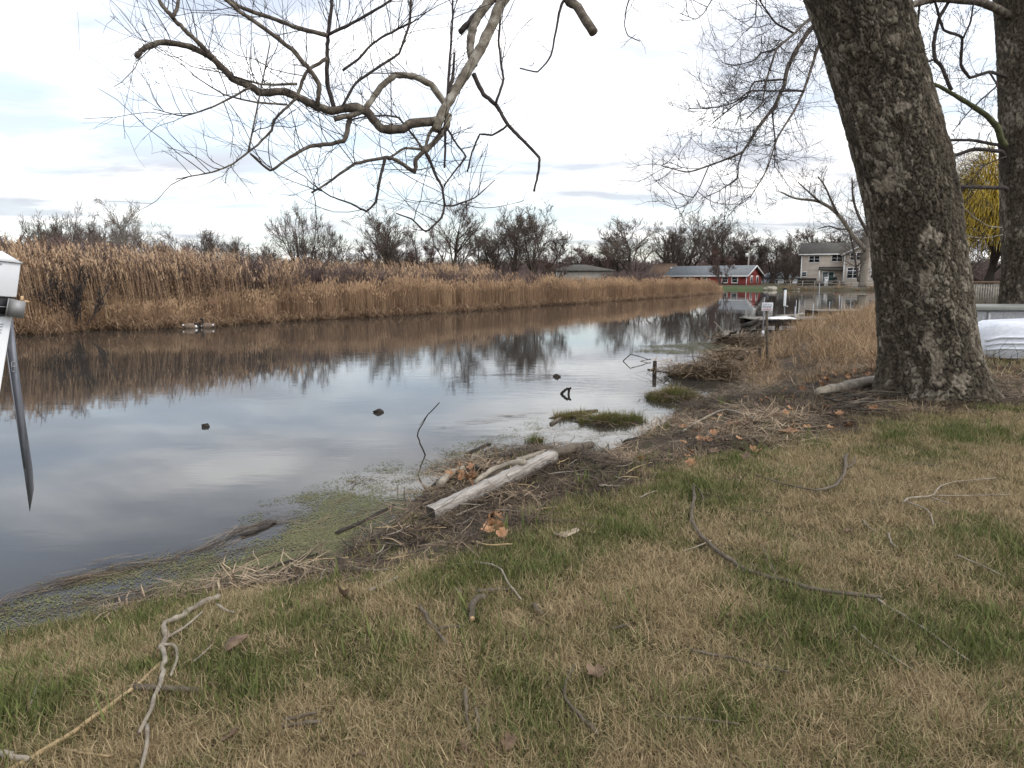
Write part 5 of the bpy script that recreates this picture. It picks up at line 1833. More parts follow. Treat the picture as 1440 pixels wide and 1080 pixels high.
sd = [sedge(400 + i) for i in range(5)]
pos = []
ti = []
for k, (cx_, cy_, ax, ay, ang_, hh_) in enumerate(islets[:6]):
    cnt = int(900 * ax * ay) + 12
    a = rng.uniform(0, 6.28, cnt); r = np.sqrt(rng.random(cnt)) * .95
    u, v_ = r * np.cos(a) * ax, r * np.sin(a) * ay
    x = cx_ + u * math.cos(ang_) - v_ * math.sin(ang_); y = cy_ + u * math.sin(ang_) + v_ * math.cos(ang_)
    zz = height(x, y)
    k_ok = zz > WZ - .02
    pos.append(np.stack([x, y, zz], 1)[k_ok])
    g = {0: .62, 1: .4, 2: .55, 3: .06, 4: .9, 5: .05}[k]
    ti.append(np.clip(rng.normal(g, .3, k_ok.sum()), 0, 1))
n = 1500
X = rng.uniform(-5, 6, n); Y = rng.uniform(2.6, 13, n)
dd = sdf(X, Y)
ok = (dd > -.06) & (dd < .32) & (fbm(X * 2, Y * 2, 91, 3) > .5)
pos.append(np.stack([X, Y, np.maximum(height(X, Y), WZ - .01)], 1)[ok]); ti.append(np.clip(rng.normal(.6, .3, ok.sum()), 0, 1))
pos = np.concatenate(pos); ti = np.concatenate(ti)
rot = np.zeros((len(pos), 3)); rot[:, 2] = rng.uniform(0, 6.28, len(pos))
scatter('sedge_tufts', sd, pos, rot, rng.uniform(.35, 1.0, len(pos)) * (.6 + 1.0 * fbm(pos[:, 0] * 6, pos[:, 1] * 6, 33, 2)), rng.integers(0, 5, len(pos)), ti, 'green and brown sedge tufts on the islets and along the waterline', 'sedge')

# =================================================================== litter: straw and broken reed lying on the mud
STRAW = mat_plant('straw', (0.085, 0.055, 0.032), (0.46, 0.345, 0.225), alt=((0.026, 0.018, 0.012), (0.10, 0.068, 0.043)), trans=.08)


def straw(seed, n=26, size=1.0):
    r = np.random.default_rng(seed)
    bl = Bl()
    base = np.stack([r.uniform(-.16, .16, n), r.uniform(-.16, .16, n), r.uniform(.0, .035, n)], 1) * size
    th0 = r.normal(1.52, .13, n)
    bl.add(blades(base, r.uniform(0, 6.28, n), r.gamma(3, .045, n) * size + .03, th0, th0 + r.normal(.1, .18, n), r.uniform(.003, .011, n) * size, 3, r, 6, wander=.12), None)
    return bl.mesh('straw', STRAW)


def stub(seed):
    r = np.random.default_rng(seed)
    n = 9
    bl = Bl()
    base = np.stack([r.normal(0, .06, n), r.normal(0, .06, n), np.full(n, -.02)], 1)
    th = np.abs(r.normal(0, .3, n))
    bl.add(blades(base, r.uniform(0, 6.28, n), r.uniform(.05, .17, n), th, th + r.normal(0, .1, n), r.uniform(.006, .010, n), 2, r, 6), None)
    return bl.mesh('stub', STRAW)


sw = [straw(500 + i) for i in range(6)] + [stub(520 + i) for i in range(4)]
n = 13000
X = rng.uniform(-3.5, 9, n); Y = rng.uniform(2.6, 14, n)
dd = sdf(X, Y); z = height(X, Y, dd)
lit = litter_amount(X, Y, z)
dens = fbm(X * 2.2, Y * 2.2, 15, 4)
ok = (z > WZ + .015) & (lit > .25) & (rng.random(n) < sstep(.30, .55, dens) * .95 + .05)
X, Y, z, dd = X[ok], Y[ok], z[ok], dd[ok]
isst = (rng.random(len(X)) < .10)
idx = np.where(isst, rng.integers(6, 10, len(X)), rng.integers(0, 6, len(X)))
dk = fbm(X * 1.6, Y * 1.6, 16, 3)
for (mx_, my_, mr_) in ((525, 778, .35), (470, 800, .3), (760, 690, .4), (830, 655, .5), (700, 715, .3), (620, 745, .3)):
    q_ = atz(mx_, my_, -.15)
    dk = dk + .25 * np.exp(-((X - q_[0]) ** 2 + (Y - q_[1]) ** 2) / mr_ ** 2)
tint = np.clip(sstep(.34, .60, dk) + rng.normal(0, .22, len(X)), 0, 1) * np.where(isst, .3, 1)
rot = np.stack([rng.normal(0, .12, len(X)), rng.normal(0, .12, len(X)), rng.uniform(0, 6.28, len(X))], 1)
scatter('reed_litter', sw, np.stack([X, Y, z + .004], 1), rot, rng.uniform(.6, 1.35, len(X)), idx, tint, 'brown straw and broken reed litter on the muddy bank', 'litter')
# on the reed heap islets
n = 420
sel = rng.integers(0, 3, n)
P_ = []
for k in (3, 5, 6):
    cx_, cy_, ax, ay, ang_, hh_ = islets[k]
    a = rng.uniform(0, 6.28, 150); r = np.sqrt(rng.random(150))
    P_.append(np.stack([cx_ + r * np.cos(a) * ax, cy_ + r * np.sin(a) * ay], 1))
P_ = np.concatenate(P_)
zz = np.maximum(height(P_[:, 0], P_[:, 1]), WZ)
big = [straw(540 + i, 30, 1.8) for i in range(4)] + [stub(560 + i) for i in range(2)]
rot = np.stack([rng.normal(0, .25, len(P_)), rng.normal(0, .25, len(P_)), rng.uniform(0, 6.28, len(P_))], 1)
scatter('reed_heap', big, np.stack([P_[:, 0], P_[:, 1], zz + .03 + rng.random(len(P_)) * .07], 1), rot, rng.uniform(.7, 1.4, len(P_)), rng.integers(0, 6, len(P_)), rng.random(len(P_)) * .5, 'heap of fallen brown reeds lying in the shallows', 'reed heap')

# =================================================================== duckweed and floating straw
WEED = mat_plant('duckweed', (0.085, 0.088, 0.036), (0.20, 0.205, 0.088), alt=((0.08, 0.06, 0.035), (0.19, 0.15, 0.085)), trans=0)


def flakes(seed, n=55, R=.10):
    r = np.random.default_rng(seed)
    rad = R * np.sqrt(r.random(n)); a = r.uniform(0, 6.28, n)
    cxx, cyy = rad * np.cos(a), rad * np.sin(a)
    s = r.uniform(.0022, .0062, n)
    k = 5
    th = np.arange(k) * 2 * math.pi / k
    v = np.stack([cxx[:, None] + s[:, None] * np.cos(th) * r.uniform(.7, 1.3, (n, k)), cyy[:, None] + s[:, None] * np.sin(th) * r.uniform(.7, 1.3, (n, k)), np.full((n, k), 0.0) + r.uniform(0, .002, (n, 1))], -1)
    f = (np.arange(n) * k)[:, None] + np.arange(k)[None]
    return np_mesh('flakes', v.reshape(-1, 3), [f], WEED, {'shade': np.repeat(r.random(n), k), 'along': np.zeros(n * k)})


fl = [flakes(600 + i) for i in range(6)]
OUT_PX = np.array([(-60, 862), (0, 848), (130, 806), (240, 782), (330, 752), (360, 715), (420, 690), (520, 655), (600, 640), (680, 612), (760, 590), (820, 574), (900, 560), (960, 540)], float)
n = 24000
px = rng.uniform(-60, 960, n); py = rng.uniform(540, 910, n)
p = np.stack([atz(a, b_) for a, b_ in zip(px, py)])
dd = sdf(p[:, 0], p[:, 1])
outer = np.interp(px, OUT_PX[:, 0], OUT_PX[:, 1])
nz = fbm(p[:, 0] * 1.5, p[:, 1] * 1.5, 17, 4)
nz2 = fbm(p[:, 0] * 5, p[:, 1] * 5, 19, 3)
core = np.exp(-(((px - 470) / 130) ** 2 + ((py - 735 + (px - 470) * .42) / 45) ** 2)) + .8 * np.exp(-(((px - 665) / 60) ** 2 + ((py - 640) / 22) ** 2)) + .35 * np.exp(-(((px - 120) / 130) ** 2 + ((py - 850 + (px - 120) * .25) / 30) ** 2))
prob = sstep(.38, .58, nz * .7 + nz2 * .3 + .20 * core - .03) * (.26 + .50 * core) + .04
prob *= (py / 700.0) ** 2
ok = (dd < -.01) & (dd > -2.4) & (py > outer + (nz2 - .5) * 30) & (rng.random(n) < prob)
P_ = p[ok]
rot = np.zeros((len(P_), 3)); rot[:, 2] = rng.uniform(0, 6.28, len(P_))
scatter('duckweed', fl, P_ + [0, 0, .0035], rot, rng.uniform(.8, 1.5, len(P_)), rng.integers(0, 6, len(P_)), np.clip(rng.normal(.22, .28, len(P_)), 0, 1), 'green film of duckweed on the water along the near bank', 'duckweed')
n = 700
px = rng.uniform(905, 1085, n); py = 476 + rng.random(n) * 26
p = np.stack([atz(a, b_) for a, b_ in zip(px, py)])
ok = (sdf(p[:, 0], p[:, 1]) < -.05) & (fbm(p[:, 0] * .9, p[:, 1] * .6, 23, 3) > .46) & (py > 476 + (1085 - px) * .06)
P_ = p[ok]
rot = np.zeros((len(P_), 3)); rot[:, 2] = rng.uniform(0, 6.28, len(P_))
scatter('floating_weed', fl, P_ + [0, 0, .004], rot, np.full(len(P_), 3.4), rng.integers(0, 6, len(P_)), rng.uniform(.2, .9, len(P_)), 'pale floating weed mats near the broken log and old dock', 'weed')


def floatstraw(seed):
    r = np.random.default_rng(seed)
    n = 14
    bl = Bl()
    base = np.stack([r.uniform(-.22, .22, n), r.normal(0, .045, n), r.uniform(.0, .008, n)], 1)
    bl.add(blades(base, r.normal(0, .22, n) + np.where(r.random(n) < .5, 0, math.pi), r.uniform(.08, .4, n), np.full(n, math.pi / 2), np.full(n, math.pi / 2), r.uniform(.003, .010, n), 2, r, 6))
    return bl.mesh('floatstraw', STRAW)


fs = [floatstraw(640 + i) for i in range(5)]
pos, rz, tn, scs = [], [], [], []
raft = np.array([(-30, 868), (10, 846), (90, 820), (165, 802), (240, 786), (300, 766), (350, 746), (385, 736)], float)
for k in range(52):
    t = rng.random() ** .8 * (len(raft) - 1.001)
    i = int(t); q = raft[i] * (1 - (t - i)) + raft[i + 1] * (t - i)
    wpx = np.interp(q[0], [0, 100, 200, 385], [9, 8, 8, 3])
    p = atz(q[0] + rng.normal(0, 4), q[1] + rng.normal(0, wpx) * .5)
    a = atz(*raft[i]); b_ = atz(*raft[i + 1])
    pos.append(p + [0, 0, .006 + rng.random() * .02]); rz.append(math.atan2(b_[1] - a[1], b_[0] - a[0]) + rng.normal(0, .12))
    tn.append(np.clip(rng.normal(.65, .35), 0, 1)); scs.append(rng.uniform(.25, .75))
for k in range(260):
    px_, py_ = rng.uniform(-20, 860), rng.uniform(590, 900)
    p = atz(px_, py_)
    d0 = float(sdf(np.array([p[0]]), np.array([p[1]]))[0])
    if -1.7 < d0 < -.03 and py_ > np.interp(px_, OUT_PX[:, 0], OUT_PX[:, 1]):
        pos.append(p + [0, 0, .005]); rz.append(.62 + rng.normal(0, .35)); tn.append(rng.random()); scs.append(rng.uniform(.4, .9))
for seg, cnt in (([(680, 528), (730, 526), (785, 528)], 10), ([(735, 536), (780, 530)], 6), ([(620, 604), (700, 590), (765, 580)], 6)):
    for k in range(cnt):
        t = rng.random() * (len(seg) - 1.001); i = int(t)
        q = np.array(seg[i]) * (1 - t + i) + np.array(seg[i + 1]) * (t - i)
        pos.append(atz(q[0], q[1]) + [0, 0, .006]); rz.append(.1 + rng.normal(0, .15)); tn.append(rng.uniform(.4, 1)); scs.append(rng.uniform(.5, 1.2))
n_ = len(pos)
rot = np.zeros((n_, 3)); rot[:, 2] = rz
scatter('floating_straw', fs, np.array(pos), rot, np.array(scs), rng.integers(0, 5, n_), np.array(tn), 'rafts of floating reed straw drifting along the near bank', 'straw')
# =================================================================== the boats behind the trunk
b0 = ground(1405, 503)
rb = empty('white_rowboat', (b0[0] + 1.2, 14.2, gz(b0[0] + 1.2, 14.2)))
zb = rb.location.z
Hh = zat(447, 13.9) - zb          # height of the upturned hull
nl, nc = 40, 26
Lb, Wb = 3.9, 1.35
s = np.linspace(0, 1, nl); t = np.linspace(-1, 1, nc)
S, T = np.meshgrid(s, t, indexing='ij')
plan = np.where(S < .55, 1 - .10 * ((.55 - S) / .55) ** 2, np.sqrt(np.clip(1 - ((S - .55) / .45) ** 2.2, 0, 1)))
crown = (1 - .05 * np.clip(S - .4, 0, 1) * 4)
prof = 1 - np.abs(T) ** 4.5                       # flat bottom, steep sides
lap = np.where(np.abs(T) > .72, (np.floor((np.abs(T) - .72) / .07) % 2) * .0, 0)
Xb_ = (.42 - S) * Lb
Yb_ = T / np.maximum(np.abs(T), 1e-6) * np.minimum(np.abs(T) ** .6, 1) * Wb / 2 * plan
Zb_ = .10 + (Hh - .10) * np.clip(prof, 0, 1) ** .8 * crown * np.clip(plan * 1.5, 0, 1) ** .5
v = np.stack([Xb_, Yb_, Zb_], -1).reshape(-1, 3)
a, b_ = np.meshgrid(np.arange(nl - 1), np.arange(nc - 1), indexing='ij')
q = np.stack([a * nc + b_, a * nc + b_ + 1, (a + 1) * nc + b_ + 1, (a + 1) * nc + b_], -1).reshape(-1, 4)
M['hull'] = mat_noise('hull_white', (0.62, 0.64, 0.68), (0.80, 0.81, 0.83), 9, 0.45, 0.15, 0.003, (1, 3, 3))
o = part('hull', (v, [q]), M['hull'], rb, 0, True)
o.modifiers.new('thick', 'SOLIDIFY').thickness = .02
for zz, w_ in ((.58, .03), (.42, .025), (.27, .025)):
    zc = .10 + (Hh - .10) * zz
    tt_ = (1 - zz ** 1.25) ** (1 / 4.5)
    pts = []
    for k in range(nl - 2):
        yv = -np.minimum(tt_ ** .6, 1) * Wb / 2 * plan[k, 0] - .012
        pts.append([Xb_[k, 0], yv, zc * (crown[k, 0] * min(1, plan[k, 0] * 1.5) ** .5)])
    pts = np.array(pts)
    part('strake', tubes(pts[None], np.full((1, len(pts)), w_), 6), M['hull'], rb, smooth=True)
rim = np.array([[Xb_[k, 0], -Wb / 2 * plan[k, 0], .10] for k in range(nl - 1)])
part('gunwale', tubes(rim[None], np.full((1, len(rim)), .028), 6), M['galv'], rb, smooth=True)
part('transom', prism([(-Wb / 2 * .9, .08), (Wb / 2 * .9, .08), (Wb / 2 * .8, Hh * .9), (-Wb / 2 * .8, Hh * .9)], 0, .03), M['hull'], rb)
rb.children[-1].rotation_euler = (0, 0, math.pi / 2); rb.children[-1].location = (.42 * Lb, 0, 0)
part('skid', [box2(-1.2, -1.05, -.75, .75, -.05, .11), box2(1.0, 1.15, -.6, .6, -.05, .11)], M['dock_dark'], rb)
rb.rotation_euler = (0, 0, R_(-4))
tag(rb, 'upturned white rowboat lying on the grass behind the leaning sycamore', 'boat')
# grey flat-bottomed boat behind it
Yj = 15.9
j0 = aty(1370, 470, Yj)
jb = empty('grey_jon_boat', (j0[0] - .35, Yj, gz(j0[0], Yj)))
zt = zat(430.5, Yj) - jb.location.z
zl = zat(437, Yj) - jb.location.z
part('hull', prism([(-.35, .25), (3.9, .25), (4.2, zl), (-.05, zl)], 0, 1.3), M['galv'], jb, .02)
part('bottom', box2(-.12, 4.3, -.06, 1.36, zl, zt), mat_noise('jon_green', (0.16, 0.165, 0.14), (0.27, 0.27, 0.235), 4, .5, .1, .004), jb, .02)
part('rib', [box2(.6 + i * .9, .66 + i * .9, -.03, -.002, .28, zl - .02) for i in range(4)], M['galv'], jb)
part('skid', [box2(.1, .3, .05, 1.2, -.1, .27), box2(3.2, 3.4, .05, 1.2, -.1, .27)], M['dock_dark'], jb)
tag(jb, 'upturned grey flat-bottomed metal boat behind the white rowboat', 'boat')
# brambles before the boat
for i in range(14):
    g0 = ground(1372 + i * 6 + rng.normal(0, 4), 512 + rng.normal(0, 4))
    hh_ = rng.uniform(.2, .5)
    pts = np.array([g0 + [0, 0, -.02], g0 + [rng.normal(0, .06), 0, hh_ * .5], g0 + [rng.normal(.12, .12), rng.normal(0, .1), hh_]])
    S = crom(pts, 3)
    o = part('bramble_stem', tubes(S[None], np.linspace(.007, .003, len(S))[None], 4), M['stick_dark'])
    tag(o, 'thin dark stem sticking up in front of the white rowboat', 'stem', 'stems by the rowboat')

# =================================================================== white post with blade on the left
PHI = math.atan2(-.70, 1.0)                      # bearing of the post from the lens
E1 = np.array([math.cos(-PHI), math.sin(-PHI), 0]); E1 = np.array([math.cos(PHI), -math.sin(PHI), 0])
E2 = np.array([math.sin(PHI), math.cos(PHI), 0])
DP = 1.75                                        # metres to its face
pc = E2 * DP + E1 * (-.10)
pb = empty('white_post', (pc[0], pc[1], gz(pc[0], pc[1])), -PHI)
o0 = np.array(pb.location)
def ap(px, py):
    """photo pixel on the post's face plane, in the post's own axes"""
    d = ray(px, py)
    p = np.array([0, 0, CAMZ]) + d * (DP / (d @ E2))
    r = p - o0
    return np.array([r @ E1, 0.0, r[2]])
def quad_prism(pts_px, y0, y1):
    """outline on the face given real thickness y0..y1"""
    A = [ap(*p) for p in pts_px]
    return prism([(p[0], p[2]) for p in A], y0, y1)
part('head', quad_prism([(-42, 414), (23, 418), (29, 371), (-32, 364)], -.02, .075), M['white'], pb, .002)
Ah = [ap(*p) for p in [(-32, 363), (29, 370.5)]]
cxx = (Ah[0][0] + Ah[1][0]) / 2
apx = ap(2, 352)
vv = np.array([[Ah[0][0] - .004, -.024, Ah[0][2]], [Ah[1][0] + .004, -.024, Ah[1][2]], [Ah[1][0] + .004, .079, Ah[1][2]], [Ah[0][0] - .004, .079, Ah[0][2]], [apx[0], .028, apx[2]]])
part('cap', (vv, [np.array([[0, 1, 4], [1, 2, 4], [2, 3, 4], [3, 0, 4]]), np.array([[3, 2, 1, 0]])]), M['white'], pb)
lowb = np.array([[-.055, -.0], [.0, .0]])
e1 = ap(17, 444); e2 = ap(0, 550)
ddv = (e2 - e1)[[0, 2]] / abs((e2 - e1)[2])
zz1 = e1[2]
def edge(z): return e1[0] + ddv[0] * (zz1 - z)
part('shaft', prism([(edge(-.1) - .07, -.1), (edge(-.1), -.1), (edge(zz1), zz1), (edge(zz1) - .078, zz1 - .004)], -.012, .062), M['white'], pb, .002)
part('neck', quad_prism([(-36, 446), (14, 450), (19, 414), (-34, 410)], .0, .06), M['galv'], pb)
part('bracket', quad_prism([(9, 444), (33, 447), (36, 424), (13, 419)], -.03, -.024), M['galv'], pb)
part('bracket', quad_prism([(-34, 441), (10, 444), (14, 418), (-30, 414)], .062, .07), M['galv'], pb)
part('slot', [quad_prism([(-14, 440), (7, 441), (11, 420), (-10, 417)], -.0235, -.0215)], M['black'], pb)
part('bracket_rim', [quad_prism([(7.2, 444), (9, 444), (13, 419), (11.4, 419)], -.034, .06), quad_prism([(-14, 430.5), (8.5, 431.8), (8.7, 430.6), (-14, 429.4)], -.026, -.0236)], M['galv'], pb)
part('bolt', [quad_prism([(28, 424), (33, 424), (33, 416), (29, 416)], -.02, .0), quad_prism([(33, 425), (41, 425), (41, 423), (34, 422)], -.02, -.01)], M['wood_fresh'], pb)
bd = part('blade', [quad_prism([(42, 723), (33, 660), (18, 560), (8, 490), (10, 446), (18, 447), (24, 500), (34, 580), (46, 660), (48, 690)], .012, .018),
                    quad_prism([(33, 660), (18, 560), (8, 490), (9.5, 490), (19.8, 560), (34.8, 660)], .002, .0119)], M['steel_dark'], pb)
def stroke(pts): return quad_prism(pts, .0108, .0119)
part('lettering', [stroke([(15, 522), (15.8, 522), (17.2, 509), (16.4, 509)]), stroke([(15, 522.6), (22, 524.6), (22, 524), (15, 522)]), stroke([(16.5, 516.3), (21, 517.3), (21, 516.4), (16.5, 515.5)]),
                   stroke([(16.5, 509.5), (22.6, 511), (22.6, 510.2), (16.6, 508.7)]), stroke([(22, 524), (22.8, 524), (23.2, 511), (22.5, 511)])], M['print_grey'], bd)
part('lettering', [quad_prism([(-20, a_), (5 - k, a_ + .8), (5 - k, a_ + 1.5), (-20, a_ + .7)], -.0135, -.0121) for k, a_ in enumerate((454, 457.5, 462, 466))] +
     [quad_prism([(-25, 368.5), (2.5, 370.6), (2.6, 372), (-25, 370)], -.0215, -.0201)], M['print_grey'], pb)
tag(pb, 'white square post with a pyramid cap, metal bracket and long pointed grey blade', 'post')

# =================================================================== timber, driftwood and sticks
def stick(name, pts, ra, rb_, mat, label, cat='stick', group=None, lift=.038, k=7, forks=(), water=False, sub=4, knob=.12, endmat=None):
    W = []
    for (px, py) in pts:
        p = atz(px, py) if water else ground(px, py, lift)
        if water:
            p = p + np.array([0, 0, lift])
        W.append(p)
    W = np.array(W)
    S = crom(W, sub)
    if len(S) > 4:
        S[1:-1] += np.random.default_rng(int(pts[0][0])).normal(0, 1, (len(S) - 2, 3)) * min(ra, .012) * np.array([.3, .3, .2])
    rr = np.linspace(ra, rb_, len(S)) * (1 + knob * np.random.default_rng(int(abs(pts[0][0] * 7 + pts[0][1]))).normal(0, 1, len(S)).clip(-1.2, 1.5))
    base = W[len(W) // 2].copy() if False else W[0].copy()
    e = None
    g = tubes(S[None] - base, rr[None], k)
    if not forks and not endmat:
        o = part(name, g, M[mat], None, smooth=True)
        o.location = base
        tag(o, label, cat, group)
        return o
    e = empty(name, base)
    part('stem', g, M[mat], e, smooth=True)
    if endmat:
        d = norm(S[-1] - S[-2])
        part('cut_end', tubes(np.array([[S[-1] - base - d * .004, S[-1] - base + d * .006]]), np.array([[rr[-1] * .98, rr[-1] * .9]]), k), M[endmat], e)
    for fp, fa, fb in forks:
        F = np.array([(atz(a, b_) + [0, 0, lift]) if water else ground(a, b_, lift) for a, b_ in fp])
        SF = crom(F, sub)
        part('fork', tubes(SF[None] - base, np.linspace(fa, fb, len(SF))[None], 6), M[mat], e, smooth=True)
    tag(e, label, cat, group)
    return e


# squared white-grey timber
a_ = ground(606, 716, .09); b_ = ground(779, 637, .09)
for p in (a_, b_):
    p[2] = gz(p[0], p[1]) + .055
c_ = (a_ + b_) / 2
tm = empty('timber_beam', c_)
L = np.linalg.norm(b_ - a_); azm = math.atan2(b_[1] - a_[1], b_[0] - a_[0]); el = math.asin((b_[2] - a_[2]) / L)
n_ = 36
sx = np.linspace(-L / 2, L / 2, n_)
prof = []
r_t = np.random.default_rng(4)
hw = .056
for x in sx:
    wv = .004 * r_t.normal(0, 1, 8)
    prof.append([[x, -hw + wv[0], -hw], [x, hw + wv[1], -hw], [x, hw + wv[2], hw * .82 + wv[3]], [x, hw * .8, hw + wv[4]], [x, -hw * .8, hw + wv[5]], [x, -hw + wv[6], hw * .82]])
v = np.array(prof).reshape(-1, 3)
k = 6
a, bb = np.meshgrid(np.arange(n_ - 1), np.arange(k), indexing='ij')
q = np.stack([a * k + bb, (a + 1) * k + bb, (a + 1) * k + (bb + 1) % k, a * k + (bb + 1) % k], -1).reshape(-1, 4)
o = part('beam', (v, [q, np.array([[(n_ - 1) * k + i for i in range(k)]])]), M['timber'], tm)
o2 = part('cut_end', (np.array([[-L / 2, y, z] for y, z in [(-hw, -hw), (hw, -hw), (hw, hw * .82), (hw * .8, hw), (-hw * .8, hw), (-hw, hw * .82)]]) , [np.array([[0, 5, 4, 3, 2, 1]])]), M['timber_end'], tm)
tm.rotation_euler = (0, -el, azm)
tag(tm, 'squared bleached timber beam lying along the muddy bank', 'timber')
stick('driftwood_log', [(768, 642), (800, 633), (832, 625)], .055, .045, 'stick', 'short brown log lying off the far end of the bleached timber', 'log', lift=.07)
stick('driftwood_log', [(726, 648), (745, 643), (768, 636)], .03, .035, 'stick_pale', 'pale split log beside the timber at the waterline', 'log', lift=.06)
stick('driftwood_branch', [(669, 678), (690, 662), (720, 652), (738, 650)], .022, .03, 'stick_pale', 'pale curved branch resting over the bleached timber', 'branch', lift=.15)
stick('driftwood_branch', [(618, 682), (634, 667), (652, 658)], .035, .03, 'stick_pale', 'thick white curved driftwood beside the orange leaves', 'branch', lift=.05)
stick('driftwood_branch', [(652, 658), (668, 655), (676, 660)], .025, .02, 'stick_dark', 'dark stub joined to the white driftwood near the orange leaves', 'branch', lift=.05)
stick('bleached_stick', [(960, 607), (980, 594), (1015, 577), (1040, 580), (1065, 590)], .016, .008, 'stick_pale', 'bleached white arched stick on the leafy bank', lift=.05, forks=[([(985, 592), (960, 598)], .008, .005)])
stick('fallen_log', [(1150, 552), (1190, 543), (1245, 532)], .06, .075, 'stick_pale', 'pale barkless log lying against the foot of the leaning sycamore', 'log', lift=.10)
for i in range(16):
    y0 = 552 + rng.random() * 24
    x0 = 1150 + rng.random() * 60
    stick('root_debris', [(x0, y0), (x0 + 25, y0 - 3 + rng.normal(0, 3)), (x0 + 50 + rng.random() * 25, y0 - 6 + rng.normal(0, 5))], .012, .008, ['stick_dark', 'stick'][i % 2],
          'dark dead stick in the debris pile at the foot of the leaning sycamore', 'stick', 'debris sticks by the sycamore', lift=.02 + rng.random() * .12)
G = 'small sticks on the lawn'
stick('fallen_branch', [(976, 682), (976, 705), (973, 733), (990, 757), (1020, 783), (1060, 805), (1110, 818), (1165, 832), (1240, 840)], .013, .010, 'stick', 'long bent grey branch lying across the lawn', 'branch', lift=.038,
      forks=[([(976, 682), (985, 690), (990, 706)], .005, .004), ([(1092, 812), (1080, 785), (1069, 763)], .006, .004)])
stick('fallen_branch', [(1233, 842), (1260, 860), (1300, 885), (1362, 928)], .008, .004, 'stick_pale', 'thin pale twig running on from the long bent branch', 'twig', lift=.03)
stick('fallen_branch', [(308, 838), (280, 850), (256, 865), (230, 878), (235, 893), (228, 908), (232, 930), (228, 950), (215, 990), (196, 1030)], .017, .007, 'stick_pale', 'crooked bare branch with forked ends near the water on the left lawn', 'branch', lift=.05,
      forks=[([(228, 907), (245, 908), (249, 925), (240, 950)], .009, .005), ([(236, 896), (262, 880), (285, 860)], .007, .005), ([(207, 1020), (206, 1050), (196, 1090)], .008, .006)])
stick('reed_cane', [(228, 930), (190, 965), (130, 1010), (70, 1050), (10, 1085)], .006, .009, 'cane', 'long straight tan cane leading to the crooked branch', 'cane', lift=.03)
stick('broken_stick', [(195, 966), (235, 968), (280, 970)], .012, .012, 'stick', 'short snapped stick with one pale peeled end', lift=.036, forks=[([(188, 965), (213, 968)], .0125, .0125)])
stick('curved_stick', [(682, 838), (670, 843), (664, 854), (664, 870)], .017, .015, 'stick', 'thick curved stick with a fresh orange cut end', lift=.035, endmat='wood_fresh')
stick('lawn_twig', [(665, 790), (700, 797), (715, 820), (733, 843)], .006, .005, 'stick_pale', 'thin bent twig on the lawn below the litter', 'twig', lift=.036)
stick('lawn_twig', [(670, 831), (690, 829), (717, 828)], .012, .006, 'stick', 'knotty flat twig above the curved stick', 'twig', lift=.036)
stick('lawn_twig', [(590, 852), (606, 876), (629, 906)], .009, .007, 'stick', 'straight grey twig crossed by a shorter one', 'twig', lift=.036, forks=[([(614, 885), (632, 881), (652, 881)], .005, .004)])
stick('lawn_twig', [(808, 935), (795, 965), (797, 985), (815, 1005), (842, 1032)], .005, .008, 'stick', 'bent reddish twig lying below the fallen leaf', 'twig', lift=.03)
stick('lawn_twig', [(971, 914), (1000, 920), (1040, 928), (1110, 945)], .008, .004, 'stick', 'thin twig parallel to the long branch in the right lawn', 'twig', lift=.036)
stick('lawn_twig', [(920, 1006), (970, 1010), (1040, 1018)], .004, .004, 'stick', 'fine straight twig in the foreground dry patch', 'twig', lift=.036)
stick('lawn_twig', [(1200, 880), (1225, 905), (1290, 945)], .004, .003, 'stick_pale', 'faint curved twig below the pale twig', 'twig', lift=.036)
stick('forked_branch', [(1190, 640), (1186, 668), (1170, 684), (1147, 690)], .015, .010, 'stick', 'hooked dark branch standing out of the dry middle lawn', 'branch', lift=.06,
      forks=[([(1186, 660), (1200, 652), (1203, 643)], .009, .006), ([(1150, 690), (1110, 682), (1062, 668)], .007, .004)])
stick('forked_branch', [(1270, 706), (1280, 700), (1310, 697), (1330, 680), (1400, 672)], .008, .004, 'stick_pale', 'pale forked twig near the edge of the right lawn', 'branch', lift=.05,
      forks=[([(1310, 697), (1360, 697), (1420, 695)], .005, .003), ([(1310, 700), (1335, 708)], .006, .004), ([(1275, 705), (1305, 718), (1313, 738)], .005, .004)])
stick('lawn_twig', [(1262, 655), (1290, 652), (1320, 656)], .007, .005, 'stick', 'short dry stick in the bare patch before the sycamore', 'twig', lift=.036)
